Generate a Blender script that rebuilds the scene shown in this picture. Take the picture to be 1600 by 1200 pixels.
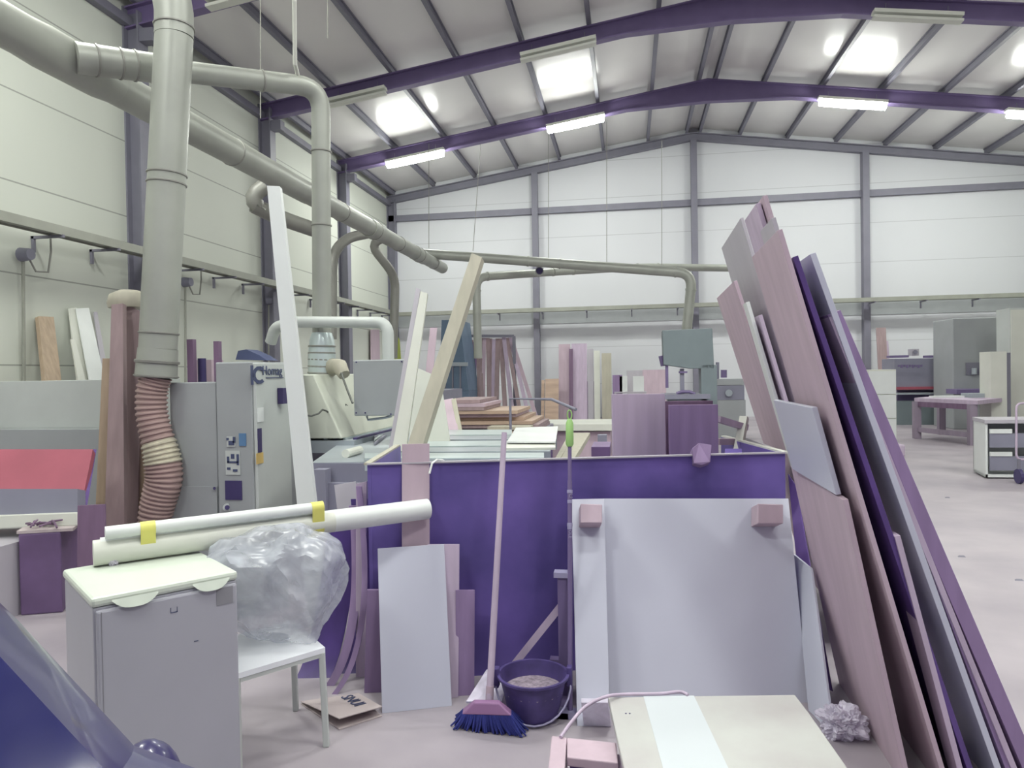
import bpy, math, random
from mathutils import Vector, Matrix, noise
for o in list(bpy.data.objects): bpy.data.objects.remove(o)
SC = bpy.context.scene; COL = SC.collection
random.seed(7)
# ---------------------------------------------------------------- camera
F, YAW, PIT, ROL, H = 1119., .1618, .0153, .017, 1.6
FW = Vector((-math.sin(YAW)*math.cos(PIT), math.cos(YAW)*math.cos(PIT), -math.sin(PIT)))
R0 = Vector((math.cos(YAW), math.sin(YAW), 0)); U0 = R0.cross(FW)
RT = R0*math.cos(ROL)-U0*math.sin(ROL); UP = R0*math.sin(ROL)+U0*math.cos(ROL)
FH = Vector((-math.sin(YAW), math.cos(YAW), 0))
cd = bpy.data.cameras.new('camera'); cam = bpy.data.objects.new('camera', cd); COL.objects.link(cam)
cd.sensor_width = 36; cd.lens = F/1600*36; cd.clip_start = .05
cam.matrix_world = Matrix(((RT.x, UP.x, -FW.x, 0), (RT.y, UP.y, -FW.y, 0), (RT.z, UP.z, -FW.z, H), (0, 0, 0, 1)))
SC.camera = cam
# ---------------------------------------------------------------- light and exposure
SC.view_settings.view_transform = 'Standard'; SC.view_settings.look = 'None'
SC.view_settings.gamma = 1; SC.view_settings.exposure = -0.62; SC.view_settings.use_curve_mapping = False
wd = bpy.data.worlds.new('violet_fill'); SC.world = wd; wd.use_nodes = True  # added violet fill that tints the shadows in place of haze
wd.node_tree.nodes['Background'].inputs[0].default_value = (.74, .68, 1, 1)
wd.node_tree.nodes['Background'].inputs[1].default_value = .46
LAMP_W = 200; LAMP_C = (.97, 1, .93)
TUBE_E = 110

def U(px, py, X=None, Y=None, z=None, D=None):
    """the point in the hall at picture position px, py (1600x1200) on a plane of the hall"""
    d = FW+RT*((px-800)/F)-UP*((py-600)/F)
    t = D if D else X/d.x if X is not None else Y/d.y if Y is not None else (z-H)/d.z
    return d*t+Vector((0, 0, H))

# ---------------------------------------------------------------- materials
def lin(c): return tuple(((v/255)/12.92 if v <= 10 else ((v/255+.055)/1.055)**2.4) for v in c)
MATS = {}
def mat(name, c, rough=.6, metal=0, var=.08, scale=(3, 3, 3), c2=None, bump=0, coat=0, emis=0, seam=None, alpha=1, spec=.5):
    m = bpy.data.materials.new(name); m.use_nodes = True; nt = m.node_tree; b = nt.nodes['Principled BSDF']
    L = nt.links; c = lin(c)
    b.inputs['Roughness'].default_value = rough; b.inputs['Metallic'].default_value = metal
    b.inputs['Specular IOR Level'].default_value = spec
    if coat: b.inputs['Coat Weight'].default_value = coat; b.inputs['Coat Roughness'].default_value = .05
    tc = nt.nodes.new('ShaderNodeTexCoord'); mp = nt.nodes.new('ShaderNodeMapping'); mp.inputs['Scale'].default_value = scale
    L.new(tc.outputs['Object'], mp.inputs['Vector'])
    n = nt.nodes.new('ShaderNodeTexNoise'); n.inputs['Scale'].default_value = 1; n.inputs['Detail'].default_value = 5
    L.new(mp.outputs[0], n.inputs['Vector'])
    r = nt.nodes.new('ShaderNodeValToRGB'); r.color_ramp.elements[0].position = .3; r.color_ramp.elements[1].position = .7
    ca = tuple(v*(1-var) for v in c); cb = lin(c2) if c2 else tuple(min(1, v*(1+var)) for v in c)
    r.color_ramp.elements[0].color = (*ca, 1); r.color_ramp.elements[1].color = (*cb, 1)
    L.new(n.outputs[0], r.inputs[0]); out = r.outputs[0]
    if seam:                                    # thin dark joints between wall panels, period and offset in z
        per, off, wid, dark = seam
        sx = nt.nodes.new('ShaderNodeSeparateXYZ'); L.new(tc.outputs['Object'], sx.inputs[0])
        a = nt.nodes.new('ShaderNodeMath'); a.operation = 'SUBTRACT'; a.inputs[1].default_value = off-wid/2; L.new(sx.outputs[2], a.inputs[0])
        q = nt.nodes.new('ShaderNodeMath'); q.operation = 'FLOORED_MODULO'; q.inputs[1].default_value = per; L.new(a.outputs[0], q.inputs[0])
        k = nt.nodes.new('ShaderNodeMath'); k.operation = 'LESS_THAN'; k.inputs[1].default_value = wid; L.new(q.outputs[0], k.inputs[0])
        mx = nt.nodes.new('ShaderNodeMix'); mx.data_type = 'RGBA'
        L.new(k.outputs[0], mx.inputs[0]); L.new(out, mx.inputs[6]); mx.inputs[7].default_value = (*[v*dark for v in c], 1); out = mx.outputs[2]
    L.new(out, b.inputs['Base Color'])
    if bump:
        bp = nt.nodes.new('ShaderNodeBump'); bp.inputs['Strength'].default_value = bump; bp.inputs['Distance'].default_value = .02
        L.new(n.outputs[0], bp.inputs['Height']); L.new(bp.outputs[0], b.inputs['Normal'])
    if emis:
        b.inputs['Emission Color'].default_value = (*LAMP_C, 1); b.inputs['Emission Strength'].default_value = emis
    b.inputs['Alpha'].default_value = alpha
    MATS[name] = m; return m
M = MATS  # dark and wood base colours below carry a violet haze veil
mat('wall_left', (208, 212, 202), .7, var=.03, scale=(.3, .3, .3), seam=(1.29, 3.12, .022, .55))
mat('wall_back', (214, 216, 220), .7, var=.03, scale=(.3, .3, .3), seam=(1.28, 2.46, .02, .75))
mat('roof', (232, 230, 228), .2, var=.04, scale=(.4, .4, .4), spec=.6)
mat('floor', (158, 150, 160), .5, var=.12, scale=(1.1, 1.1, 1.1), c2=(176, 168, 174))
mat('steel', (116, 102, 142), .5, var=.06)  # greyish purple takes the place of haze over the frames
mat('steel_grey', (124, 123, 136), .5, var=.06)
mat('tray', (158, 160, 150), .45, metal=.2, var=.08)
mat('duct', (160, 163, 155), .42, metal=.15, var=.10, scale=(2, 2, 2), spec=.6)
mat('duct_dark', (142, 142, 136), .45, metal=.2, var=.1)
mat('duct_ring', (96, 98, 94), .45, metal=.4)
mat('hose', (166, 142, 138), .45, var=.1)
mat('hose_patch', (196, 190, 170), .3, var=.15, scale=(20, 20, 60))
mat('paint_grey', (158, 162, 164), .45, var=.04)
mat('paint_grey_dark', (134, 134, 150), .5, var=.05)
mat('paint_light', (190, 195, 192), .45, var=.04)
mat('hood_cream', (204, 208, 194), .5, var=.05)
mat('teal_grey', (120, 132, 136), .5, var=.05)
mat('white', (222, 226, 224), .4, var=.03)
mat('seat_white', (238, 241, 246), .35, var=.02)
mat('bent_ply', (66, 44, 112), .5, var=.2, scale=(12, 12, 1))  # dark ply deepened with shadow and violet haze in the colour
mat('offwhite', (212, 214, 204), .5, var=.04)
mat('melamine', (200, 202, 216), .35, var=.03, scale=(1.5, 1.5, 1.5))
mat('hazed_panel', (94, 84, 150), .42, var=.2, scale=(2, 2, 2), c2=(124, 104, 182), spec=.35)  # near-black panel with the violet haze put into its colour
mat('black', (64, 56, 100), .5, var=.1)
mat('ink', (70, 78, 110), .6)
mat('ink_blue', (92, 130, 170), .6)
mat('red', (162, 84, 100), .55, var=.08)
mat('yellow', (226, 222, 120), .55, var=.05)
mat('yellow_tag', (206, 178, 110), .55)
mat('green', (160, 204, 126), .5)
mat('lime', (176, 190, 92), .5)
mat('blue_bin', (96, 116, 138), .5, var=.15)
mat('bristle', (52, 60, 138), .8, var=.2, scale=(60, 60, 20))
mat('pink', (148, 110, 150), .5)
mat('rubber', (76, 64, 118), .6, var=.25, scale=(12, 12, 12))
mat('debris', (150, 138, 150), .9, var=.4, scale=(50, 50, 50), bump=.5)
mat('wire', (170, 166, 196), .4, metal=.3)
mat('wood_beige', (178, 174, 158), .6, var=.08, scale=(14, 14, 1.2))
mat('wood_brown', (158, 138, 140), .65, var=.12, scale=(16, 16, 1.2))
mat('wood_ochre', (174, 154, 132), .6, var=.12, scale=(18, 18, 1.2))
mat('wood_mauve', (190, 174, 194), .6, var=.1, scale=(14, 14, 1.2))
mat('wood_hazed', (146, 124, 162), .6, var=.15, scale=(14, 14, 1.2))  # violet of the wood's shaded sides put into the colour
mat('wood_pink', (190, 170, 182), .6, var=.08, scale=(10, 10, 1))
mat('wood_tan', (184, 160, 142), .6, var=.15, scale=(1.2, 9, 9))
mat('wood_grey', (148, 136, 152), .6, var=.1, scale=(9, 9, 1.2))
mat('wood_dark', (118, 94, 120), .6, var=.2, scale=(9, 9, 1.2))
mat('ply_grey', (180, 176, 184), .55, var=.05, scale=(8, 8, 1))
mat('dark_ply', (92, 68, 132), .5, var=.2, scale=(12, 12, 1))  # dark tone with violet haze mixed in
mat('card', (190, 178, 178), .8, var=.06)
mat('metal_bright', (196, 208, 208), .3, metal=.25, var=.05)
mat('metal_rail', (168, 176, 182), .35, metal=.3, var=.06)
mat('car_paint', (52, 48, 92), .3, var=.04, coat=.4)
mat('car_glass', (40, 42, 92), .12, var=.05, coat=.2)
mat('worn_top', (196, 198, 194), .5, var=.05, scale=(3, 3, 3), c2=(176, 172, 172))
mat('worn_band', (200, 206, 210), .4, var=.02)
mat('fridge', (170, 170, 180), .4, var=.03)
mat('fridge_top', (208, 216, 204), .35, var=.02)
mat('smudge', (140, 140, 146), .6, var=.1)
mat('tube_lit', (255, 255, 250), .4, emis=TUBE_E, var=0)
mat('box_purple', (112, 90, 128), .5, var=.2)
def plastic(name, a, c):
    m = bpy.data.materials.new(name); m.use_nodes = True; nt = m.node_tree; b = nt.nodes['Principled BSDF']
    out = nt.nodes['Material Output']; t = nt.nodes.new('ShaderNodeBsdfTransparent'); mx = nt.nodes.new('ShaderNodeMixShader')
    b.inputs['Base Color'].default_value = (*lin(c), 1); b.inputs['Roughness'].default_value = .22
    n = nt.nodes.new('ShaderNodeTexNoise'); n.inputs['Scale'].default_value = 6; n.inputs['Detail'].default_value = 6; n.inputs['Distortion'].default_value = 1.5
    tc = nt.nodes.new('ShaderNodeTexCoord'); nt.links.new(tc.outputs['Object'], n.inputs[0])
    r = nt.nodes.new('ShaderNodeMapRange'); r.inputs[1].default_value = .3; r.inputs[2].default_value = .7
    r.inputs[3].default_value = a-.2; r.inputs[4].default_value = a+.2
    nt.links.new(n.outputs[0], r.inputs[0]); nt.links.new(r.outputs[0], mx.inputs[0])
    nt.links.new(t.outputs[0], mx.inputs[1]); nt.links.new(b.outputs[0], mx.inputs[2]); nt.links.new(mx.outputs[0], out.inputs[0])
    MATS[name] = m
plastic('bag', .52, (196, 200, 210)); plastic('film', .8, (226, 220, 236))

# ---------------------------------------------------------------- mesh helpers
class MB:
    def __init__(s): s.v = []; s.f = []
    def add(s, vs, fs):
        k = len(s.v); s.v += [Vector(v) for v in vs]; s.f += [tuple(i+k for i in f) for f in fs]; return s
    def hexa(s, b, t):
        n = len(b)
        return s.add(list(b)+list(t), [tuple(range(n))[::-1], tuple(range(n, 2*n))]+[(i, (i+1) % n, (i+1) % n+n, i+n) for i in range(n)])
    def box(s, x0, x1, y0, y1, z0, z1):
        return s.hexa([(x0, y0, z0), (x1, y0, z0), (x1, y1, z0), (x0, y1, z0)], [(x0, y0, z1), (x1, y0, z1), (x1, y1, z1), (x0, y1, z1)])
    def slab(s, pts, th, away=True):
        pts = [Vector(p) for p in pts]
        if len(pts) == 4:                       # keep the board flat: second corner slides along its line of sight
            pn = (pts[2]-pts[3]).cross(pts[0]-pts[3]); dv_ = pts[1]-Vector((0, 0, H)); k_ = dv_.dot(pn)
            if pn.length > 1e-9 and abs(k_) > 1e-6:
                t_ = (pts[3]-Vector((0, 0, H))).dot(pn)/k_
                if .6 < t_ < 1.6: pts[1] = Vector((0, 0, H))+dv_*t_
        c = sum(pts, Vector())/len(pts); n = Vector()
        for i in range(len(pts)): n += (pts[i]-c).cross(pts[(i+1) % len(pts)]-c)
        n.normalize()
        if (n.dot(c-Vector((0, 0, H))) < 0): n = -n; pts = pts[::-1]
        if not away: n = -n
        q = [p+n*th for p in pts]
        return s.hexa(pts, q) if not away else s.hexa(pts[::-1], q[::-1])
    def ribbon(s, a, b, w, t, up=Vector((0, 0, 1))):
        """a bar from a to b of width w (sideways) and thickness t (up)"""
        a, b = Vector(a), Vector(b); d = (b-a).normalized(); sd = d.cross(up)
        if sd.length < 1e-4: sd = d.cross(Vector((0, 1, 0)))
        sd.normalize(); u = sd.cross(d)
        f = lambda p: [p-sd*w/2-u*t/2, p+sd*w/2-u*t/2, p+sd*w/2+u*t/2, p-sd*w/2+u*t/2]
        return s.hexa(f(a), f(b))
    def tube(s, path, r, seg=14, cap=True):
        path = [Vector(p) for p in path]; n = len(path); rs = r if isinstance(r, (list, tuple)) else [r]*n
        ref = None; rings = []
        for i, p in enumerate(path):
            d = (path[min(i+1, n-1)]-path[max(i-1, 0)]).normalized()
            if ref is None:
                ref = d.cross(Vector((0, 0, 1)))
                if ref.length < .05: ref = d.cross(Vector((0, 1, 0)))
            ref = (ref-d*ref.dot(d)).normalized(); w = d.cross(ref)
            rings.append([p+(ref*math.cos(2*math.pi*k/seg)+w*math.sin(2*math.pi*k/seg))*rs[i] for k in range(seg)])
        vs = [v for g in rings for v in g]
        fs = [(i*seg+k, i*seg+(k+1) % seg, (i+1)*seg+(k+1) % seg, (i+1)*seg+k) for i in range(n-1) for k in range(seg)]
        if cap: fs += [tuple(range(seg))[::-1], tuple(range((n-1)*seg, n*seg))]
        return s.add(vs, fs)
    def lathe(s, c, prof, seg=28):
        c = Vector(c); vs = []; n = len(prof)
        for r, z in prof:
            vs += [c+Vector((r*math.cos(2*math.pi*k/seg), r*math.sin(2*math.pi*k/seg), z)) for k in range(seg)]
        return s.add(vs, [(i*seg+k, i*seg+(k+1) % seg, (i+1)*seg+(k+1) % seg, (i+1)*seg+k) for i in range(n-1) for k in range(seg)]+[tuple(range(seg))[::-1], tuple(range((n-1)*seg, n*seg))])
    def build(s, name, m, parent=None, smooth=None, bev=0, label=None, cat=None, group=None, kind=None, org=None):
        xs = [v.x for v in s.v]; ys = [v.y for v in s.v]; zs = [v.z for v in s.v]
        if parent is not None: o0 = Vector(parent['_o']) if '_o' in parent else parent.location.copy()
        elif org is not None: o0 = Vector(org)
        else: o0 = Vector(((min(xs)+max(xs))/2, (min(ys)+max(ys))/2, min(zs)))
        me = bpy.data.meshes.new(name); me.from_pydata([v-o0 for v in s.v], [], s.f); me.update()
        import bmesh
        b = bmesh.new(); b.from_mesh(me); bmesh.ops.recalc_face_normals(b, faces=b.faces); b.to_mesh(me); b.free()
        me.materials.append(M[m] if isinstance(m, str) else m)
        o = bpy.data.objects.new(name, me); COL.objects.link(o)
        if parent is not None:
            o.parent = parent; o['_o'] = list(o0)
        else: o.location = o0
        if smooth:
            for p in me.polygons: p.use_smooth = True
            me.set_sharp_from_angle(angle=math.radians(smooth))
        if bev:
            md = o.modifiers.new('bevel', 'BEVEL'); md.width = bev; md.segments = 2; md.limit_method = 'ANGLE'
        tag(o, label, cat, group, kind); return o
def tag(o, label=None, cat=None, group=None, kind=None):
    for k, v in (('label', label), ('category', cat), ('group', group), ('kind', kind)):
        if v: o[k] = v
    return o
def thing(name, loc, label, cat, group=None, kind=None):
    o = bpy.data.objects.new(name, None); COL.objects.link(o); o.location = Vector(loc); o.empty_display_size = .1
    return tag(o, label, cat, group, kind)
def arc(a, b, c, r, n=6):
    """rounded corner at b between a and c"""
    a, b, c = Vector(a), Vector(b), Vector(c); u = (a-b).normalized()*r; w = (c-b).normalized()*r
    return [b+u*(1-t)**2+w*t**2 for t in [i/n for i in range(n+1)]]
def text(body, name, origin, xdir, updir, size, m, parent, depth=.004, squeeze=1):
    cu = bpy.data.curves.new(name, 'FONT'); cu.body = body; cu.size = size; cu.extrude = depth/2; cu.resolution_u = 3
    t = bpy.data.objects.new(name+'_curve', cu); COL.objects.link(t)
    bpy.context.view_layer.update()
    me = bpy.data.meshes.new_from_object(t.evaluated_get(bpy.context.evaluated_depsgraph_get()))
    bpy.data.objects.remove(t)
    x = Vector(xdir).normalized(); u = Vector(updir).normalized(); n = x.cross(u)
    o0 = Vector(parent['_o']) if '_o' in parent else parent.location.copy()
    for v in me.vertices: v.co = Vector(origin)+x*v.co.x*squeeze+u*v.co.y+n*v.co.z-o0
    me.materials.append(M[m]); o = bpy.data.objects.new(name, me); COL.objects.link(o); o.parent = parent
    return o

# ================================================================ THE HALL
XL, XR, OX, YB, YN, BAY = -8.5, 13.0, 2.25, 25.0, -6.0, 4.57
SL = .1446
def zs(x): return 9.76-SL*abs(x-OX)                 # underside of the roof sheet
MB().box(XL-1, XR+1, YN, YB+.2, -.2, 0).build('floor', 'floor', kind='structure', org=(0, 0, 0))
MB().box(XL-.2, XL, YN, YB, 0, zs(XL)).build('wall_left', 'wall_left', kind='structure', org=(0, 0, 0))
MB().box(XR, XR+.2, YN, YB, 0, zs(XR)).build('wall_right', 'wall_left', kind='structure', org=(0, 0, 0))
MB().hexa([(XL-.2, YB, 0), (XR+.2, YB, 0), (XR+.2, YB, zs(XR+.2)), (OX, YB, zs(OX)), (XL-.2, YB, zs(XL-.2))],
          [(XL-.2, YB+.2, 0), (XR+.2, YB+.2, 0), (XR+.2, YB+.2, zs(XR+.2)), (OX, YB+.2, zs(OX)), (XL-.2, YB+.2, zs(XL-.2))]).build('wall_back', 'wall_back', kind='structure', org=(0, 0, 0))
rf = MB()
for a, b in ((XL-.4, OX), (OX, XR+.4)):
    rf.hexa([(a, YN, zs(a)), (b, YN, zs(b)), (b, YB+.2, zs(b)), (a, YB+.2, zs(a))], [(a, YN, zs(a)+.12), (b, YN, zs(b)+.12), (b, YB+.2, zs(b)+.12), (a, YB+.2, zs(a)+.12)])
rf.build('ceiling', 'roof', kind='structure', org=(0, 0, 0))
# portal frames: columns and rafters
def ibeam(mb, a, b, depth_a, depth_b, w=.2, drop=Vector((0, 0, -1)), side=Vector((0, 1, 0))):
    """I section hanging from the line a-b"""
    for (q0, q1, ww) in ((0, .03, w), (.03, -.03, .03), (-.03, 0, w)):
        f = []
        for p, d in ((a, depth_a), (b, depth_b)):
            t0 = q0 if q0 >= 0 else d+q0; t1 = q1 if q1 > 0 else d+q1
            if ww < .1: t0, t1 = .03, d-.03
            elif q0 < 0: t0, t1 = d-.03, d
            f.append([p+drop*t0-side*ww/2, p+drop*t0+side*ww/2, p+drop*t1+side*ww/2, p+drop*t1-side*ww/2])
        mb.hexa(f[0], f[1])
    return mb
def zr(x): return zs(x)-.19
trim = 0
for k in range(0, 6):
    y = YB-BAY*k
    r = MB(); dp = .26 if k == 0 else .38; yy = y-.12 if k == 0 else y
    for sgn in (-1, 1):
        e = XL if sgn < 0 else XR; hx = OX+sgn*2.2
        ibeam(r, Vector((e, yy, zr(e))), Vector((hx, yy, zr(hx))), dp, dp)
        ibeam(r, Vector((hx, yy, zr(hx))), Vector((OX, yy, zr(OX))), dp, dp if k == 0 else .62)
    trim += 1; r.build('trim_%d' % trim, 'steel' if k else 'steel_grey', kind='structure')
    for e, s in ((XL, 1), (XR, -1)):
        c = MB(); w = .26
        c.box(min(e, e+s*.03), max(e, e+s*.03), yy-w/2, yy+w/2, 0, zr(e)); c.box(min(e+s*.27, e+s*.3), max(e+s*.27, e+s*.3), yy-w/2, yy+w/2, 0, zr(e)-.1)
        c.box(min(e+s*.03, e+s*.27), max(e+s*.03, e+s*.27), yy-.02, yy+.02, 0, zr(e)-.1)
        if k: c.box(min(e+s*.3, e+s*.55), max(e+s*.3, e+s*.55), yy-.1, yy+.1, zr(e)-.62, zr(e)-.4)
        trim += 1; c.build('trim_%d' % trim, 'steel_grey', kind='structure')
# purlins
for sgn in (-1, 1):
    for i in range(8):
        x = OX+sgn*(.22 if i == 0 else 1.5*i)
        if not XL < x < XR: continue
        z = zs(x); p = MB()
        p.box(x-.045, x+.045, YN, YB-.02, z-.035, z-.01); p.box(x-.012, x+.012, YN, YB-.02, z-.18, z-.02); p.box(x-.045, x+.045, YN, YB-.02, z-.19, z-.17)
        trim += 1; p.build('trim_%d' % trim, 'steel_grey', kind='structure')
# gable wall columns and rail
for i in (-1, 0, 1):
    x = OX+i*5.39; c = MB(); t = zr(x)-.26
    c.box(x-.1, x+.1, YB-.28, YB-.25, 0, t); c.box(x-.1, x+.1, YB-.03, YB, 0, t); c.box(x-.015, x+.015, YB-.25, YB-.03, 0, t)
    c.box(x-.1, x-.085, YB-.25, YB-.03, 0, t); c.box(x+.085, x+.1, YB-.25, YB-.03, 0, t)
    trim += 1; c.build('trim_%d' % trim, 'steel_grey', kind='structure')
trim += 1; MB().box(XL, XR, YB-.14, YB, 7.13, 7.34).build('trim_%d' % trim, 'steel_grey', kind='structure')
trim += 1; MB().box(XL, XL+.14, YN, YB, 7.93-.25, 7.93-.1).build('trim_%d' % trim, 'steel_grey', kind='structure')
# cable trays with brackets
def tray(a, b, inward, label, n):
    a, b = Vector(a), Vector(b); t = thing('cable_tray', (a+b)/2-Vector((0, 0, .1)), label, 'cable tray')
    d = (b-a).normalized(); m = MB(); off = inward*.42
    m.ribbon(a+off, b+off, .22, .015); m.ribbon(a+off+inward*.11+Vector((0, 0, .03)), b+off+inward*.11+Vector((0, 0, .03)), .012, .13); m.ribbon(a+off-inward*.11+Vector((0, 0, .03)), b+off-inward*.11+Vector((0, 0, .03)), .012, .13)
    m.build('tray', 'tray', t)
    for i in range(n):
        p = a+(b-a)*((i+.5)/n)
        k = MB(); k.ribbon(p+inward*.02-Vector((0, 0, .05)), p+inward*.55-Vector((0, 0, .05)), .04, .04); k.ribbon(p+inward*.05-Vector((0, 0, .26)), p+inward*.05-Vector((0, 0, .03)), .04, .04)
        k.build('bracket', 'steel_grey', t)
tray((XL, 4, 3.72), (XL, YB-.5, 3.72), Vector((1, 0, 0)), 'grey cable tray on brackets along the left wall', 18)
tray((XL+.3, YB-.28, 3.7), (XR, YB-.28, 3.7), Vector((0, -1, 0)), 'grey cable tray along the back gable wall', 14)
trim += 1; MB().box(XL, XR, YB-.03, YB, 3.3, 3.72).build('trim_%d' % trim, 'paint_grey', kind='structure')  # grey strip imitating the shaded band below the back tray
# ceiling lamps
def lamp(x0, y, z0, x1, z1, lit, label, grp=None):
    a, b = Vector((x0, y-.02, z0)), Vector((x1, y-.02, z1)); t = thing('ceiling_lamp', (a+b)/2, label, 'lamp', grp)
    MB().ribbon(a+Vector((0, 0, .10)), b+Vector((0, 0, .10)), .22, .07).build('housing', 'offwhite', t)
    d = (b-a).normalized()
    m = MB()
    if lit:
        m.tube([a+d*.02, a+d*.04]+[a+(b-a)*.5]+[b-d*.04, b-d*.02], [.05, .1, .115, .1, .05], 14)
    else:
        m.ribbon(a-Vector((0, 0, .01)), b-Vector((0, 0, .01)), .18, .05)
    m.build('diffuser', 'tube_lit' if lit else 'offwhite', t, smooth=50)
    for q in (.15, .85):
        MB().tube([a+(b-a)*q+Vector((0, 0, .09)), a+(b-a)*q+Vector((0, .02, .3))], .008, 6).build('hanger', 'steel_grey', t)
    if lit:
        l = bpy.data.lights.new('tube_light', 'AREA'); l.shape = 'RECTANGLE'; l.size = 1.6; l.size_y = .3; l.energy = LAMP_W; l.color = LAMP_C
        o = bpy.data.objects.new('tube_light', l); COL.objects.link(o); o.parent = t; o.location = (0, 0, -.12); o.rotation_euler = (0, -math.atan2((b-a).z, (b-a).x), 0)
g = 'lit fluorescent lamps under the roof'
Y2 = YB-2*BAY+BAY-.0
def lz(x, k=0): return zr(x)-.38-.13
for (x0, x1, lab) in ((-6.92, -5.16, 'lit long lamp nearest the left wall, under the second frame from the back'), (-2.19, -.56, 'lit long lamp left of the ridge, under the second frame from the back'),
                      (5.06, 6.77, 'lit long lamp right of the ridge, with whole length in view'), (9.6, 11.3, 'lit long lamp cut off by the right edge of the picture')):
    lamp(x0, 20.43-.22, lz(x0), x1, lz(x1), True, lab, g)
for (x0, x1, y, lab) in ((-6.67, -5.33, 15.86-.2, 'unlit pale lamp under the nearer rafter, near the left wall'), (-2.24, -.59, 15.86-.2, 'unlit pale lamp above the lit one left of the ridge'),
                         (4.99, 6.65, 15.86-.2, 'unlit pale lamp under the nearer rafter, right of the ridge'), (-6.83, -5.19, 11.29-.2, 'unlit lamp at the top left, behind the upright duct')):
    lamp(x0, y, lz(x0)+.03, x1, lz(x1)+.03, False, lab, 'unlit lamps under the roof')
for i, (x, y) in enumerate(((-5.5, 6.7), (1.2, 6.7), (7, 6.7), (-5, 2.1), (1, 2.1), (6.5, 2.1), (-3.5, -2.4), (3.5, -2.4))):
    lamp(x-.85, y, lz(x-.85), x+.85, lz(x+.85), True, 'lit long lamp above and behind the viewer', 'lamps overhead out of view')

# ================================================================ DUST DUCTS
def rings(parent, path, r, at, m='duct_dark', h=.009):
    path = [Vector(p) for p in path]; L = [(path[i+1]-path[i]).length for i in range(len(path)-1)]; T = sum(L)
    for q in at:
        d = q*T
        for i, l in enumerate(L):
            if d <= l or i == len(L)-1: break
            d -= l
        u = (path[i+1]-path[i]).normalized(); p = path[i]+u*d
        MB().tube([p-u*h, p-u*h*.6, p+u*h*.6, p+u*h], [r+.002, r+.01, r+.01, r+.002], 18).build('duct_collar', m, parent, smooth=60)
def duct(name, segs, label, cat='duct', m='duct', ringat=(), seg=20):
    p0 = Vector(segs[0][0][0]); t = thing(name, p0, label, cat)
    for path, r in segs:
        MB().tube(path, r, seg).build('pipe', m, t, smooth=50)
        rr = max(r) if isinstance(r, (list, tuple)) else r
        rings(t, path, rr, ringat)
    return t
xm, zm = -4.6, 4.28
mm = lambda y, dx=0, dz=0: Vector((xm+dx, y, zm+dz))
t = duct('main_duct', [([mm(1.5), mm(4.9), mm(5.1), mm(5.7), mm(5.9)], [.165, .165, .18, .18, .16]), ([mm(5.9), mm(9.9)], .16), ([mm(9.9), mm(12.4)], .152), ([mm(12.4), mm(13.0)], .17), ([mm(13), mm(15.2)], .148), ([mm(15.2), mm(15.9)], .16), ([mm(15.9), mm(17.6)], .14)],
         'large grey main duct running back along the left wall, stepping down in size', ringat=(.5,))
MAIN_DUCT = t
# horizontal branch with elbow and upright
A = Vector((-4.42, 5.6, 4.3)); E1 = U(482, 139, Y=6.9); E2 = U(500, 240, Y=6.9); E3 = U(503, 520, Y=6.95)
E1b = U(120, 88, Y=5.6); E1b = U(118, 90, X=-4.45)
bp = [E1b]+arc(E1b, E1+Vector((.14, 0, 0)), E2, .26, 7)+[E3]
t = duct('branch_duct', [([E1b, E1b.lerp(E1, .3)], .125), ([E1b.lerp(E1, .3)]+bp[1:], .095)], 'grey branch duct crossing high to the right, then turning down to the machine', ringat=(.24, .53, .72))
p4 = U(503, 560, Y=6.95); p5 = U(502, 590, Y=6.95)
MB().tube([E3, E3.lerp(p4, .3), p4, p5], [.1, .125, .14, .13], 18).build('metal_sleeve', 'metal_bright', t, smooth=50)
rings(t, [E3, p4, p5], .13, (.3, .45, .6, .75, .9))
MB().tube([U(460, 0, D=6.6), U(461, 100, D=6.9), E1b.lerp(E1, .96)], .02, 8).build('hanger_rod', 'offwhite', t)
# big upright duct
D1 = 6.0
B0 = U(282, -160, D=D1); B1 = U(272, 20, D=D1); B2 = U(272, 58, D=D1); B3 = U(247, 545, D=D1); B4 = U(244, 590, D=D1)
t = duct('upright_duct', [([U(215, -190, D=D1+.3), U(240, -120, D=D1+.1), U(262, -40, D=D1), B1, B2], .153), ([B2, B3], .150), ([B3, B4], [.155, .165])], 'big grey upright duct on the left, dropping to a ribbed brown hose', ringat=(.44, .47, .95))
hp = [(244, 588, .118), (238, 610, .118), (237, 640, .118), (242, 670, .122), (250, 700, .13), (255, 725, .14), (256, 750, .14), (250, 775, .135), (244, 800, .128), (240, 830, .122), (236, 870, .12)]
pts = []; rs = []
N = 150
for i in range(N):
    q = i/(N-1)*(len(hp)-1); k = min(int(q), len(hp)-2); f = q-k
    g_ = lambda j: hp[max(0, min(len(hp)-1, j))]
    def cr(c): a, b, c2, d = (g_(k-1)[c], g_(k)[c], g_(k+1)[c], g_(k+2)[c]); return .5*((2*b)+(-a+c2)*f+(2*a-5*b+4*c2-d)*f*f+(-a+3*b-3*c2+d)*f**3)
    pts.append(U(cr(0), cr(1), D=D1-.02)); rs.append(cr(2)+(.008 if i % 4 < 2 else -.006))
hz = MB().tube(pts, rs, 22).build('flexible_hose', 'hose', t, smooth=35, label='ribbed brown flexible hose')
ia, ib = int(N*.36), int(N*.5)
MB().tube(pts[ia:ib], [r+.004 for r in rs[ia:ib]], 22, False).build('hose_wrap', 'hose_patch', t, smooth=35, label='silvery wrapped stretch of hose')
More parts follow.
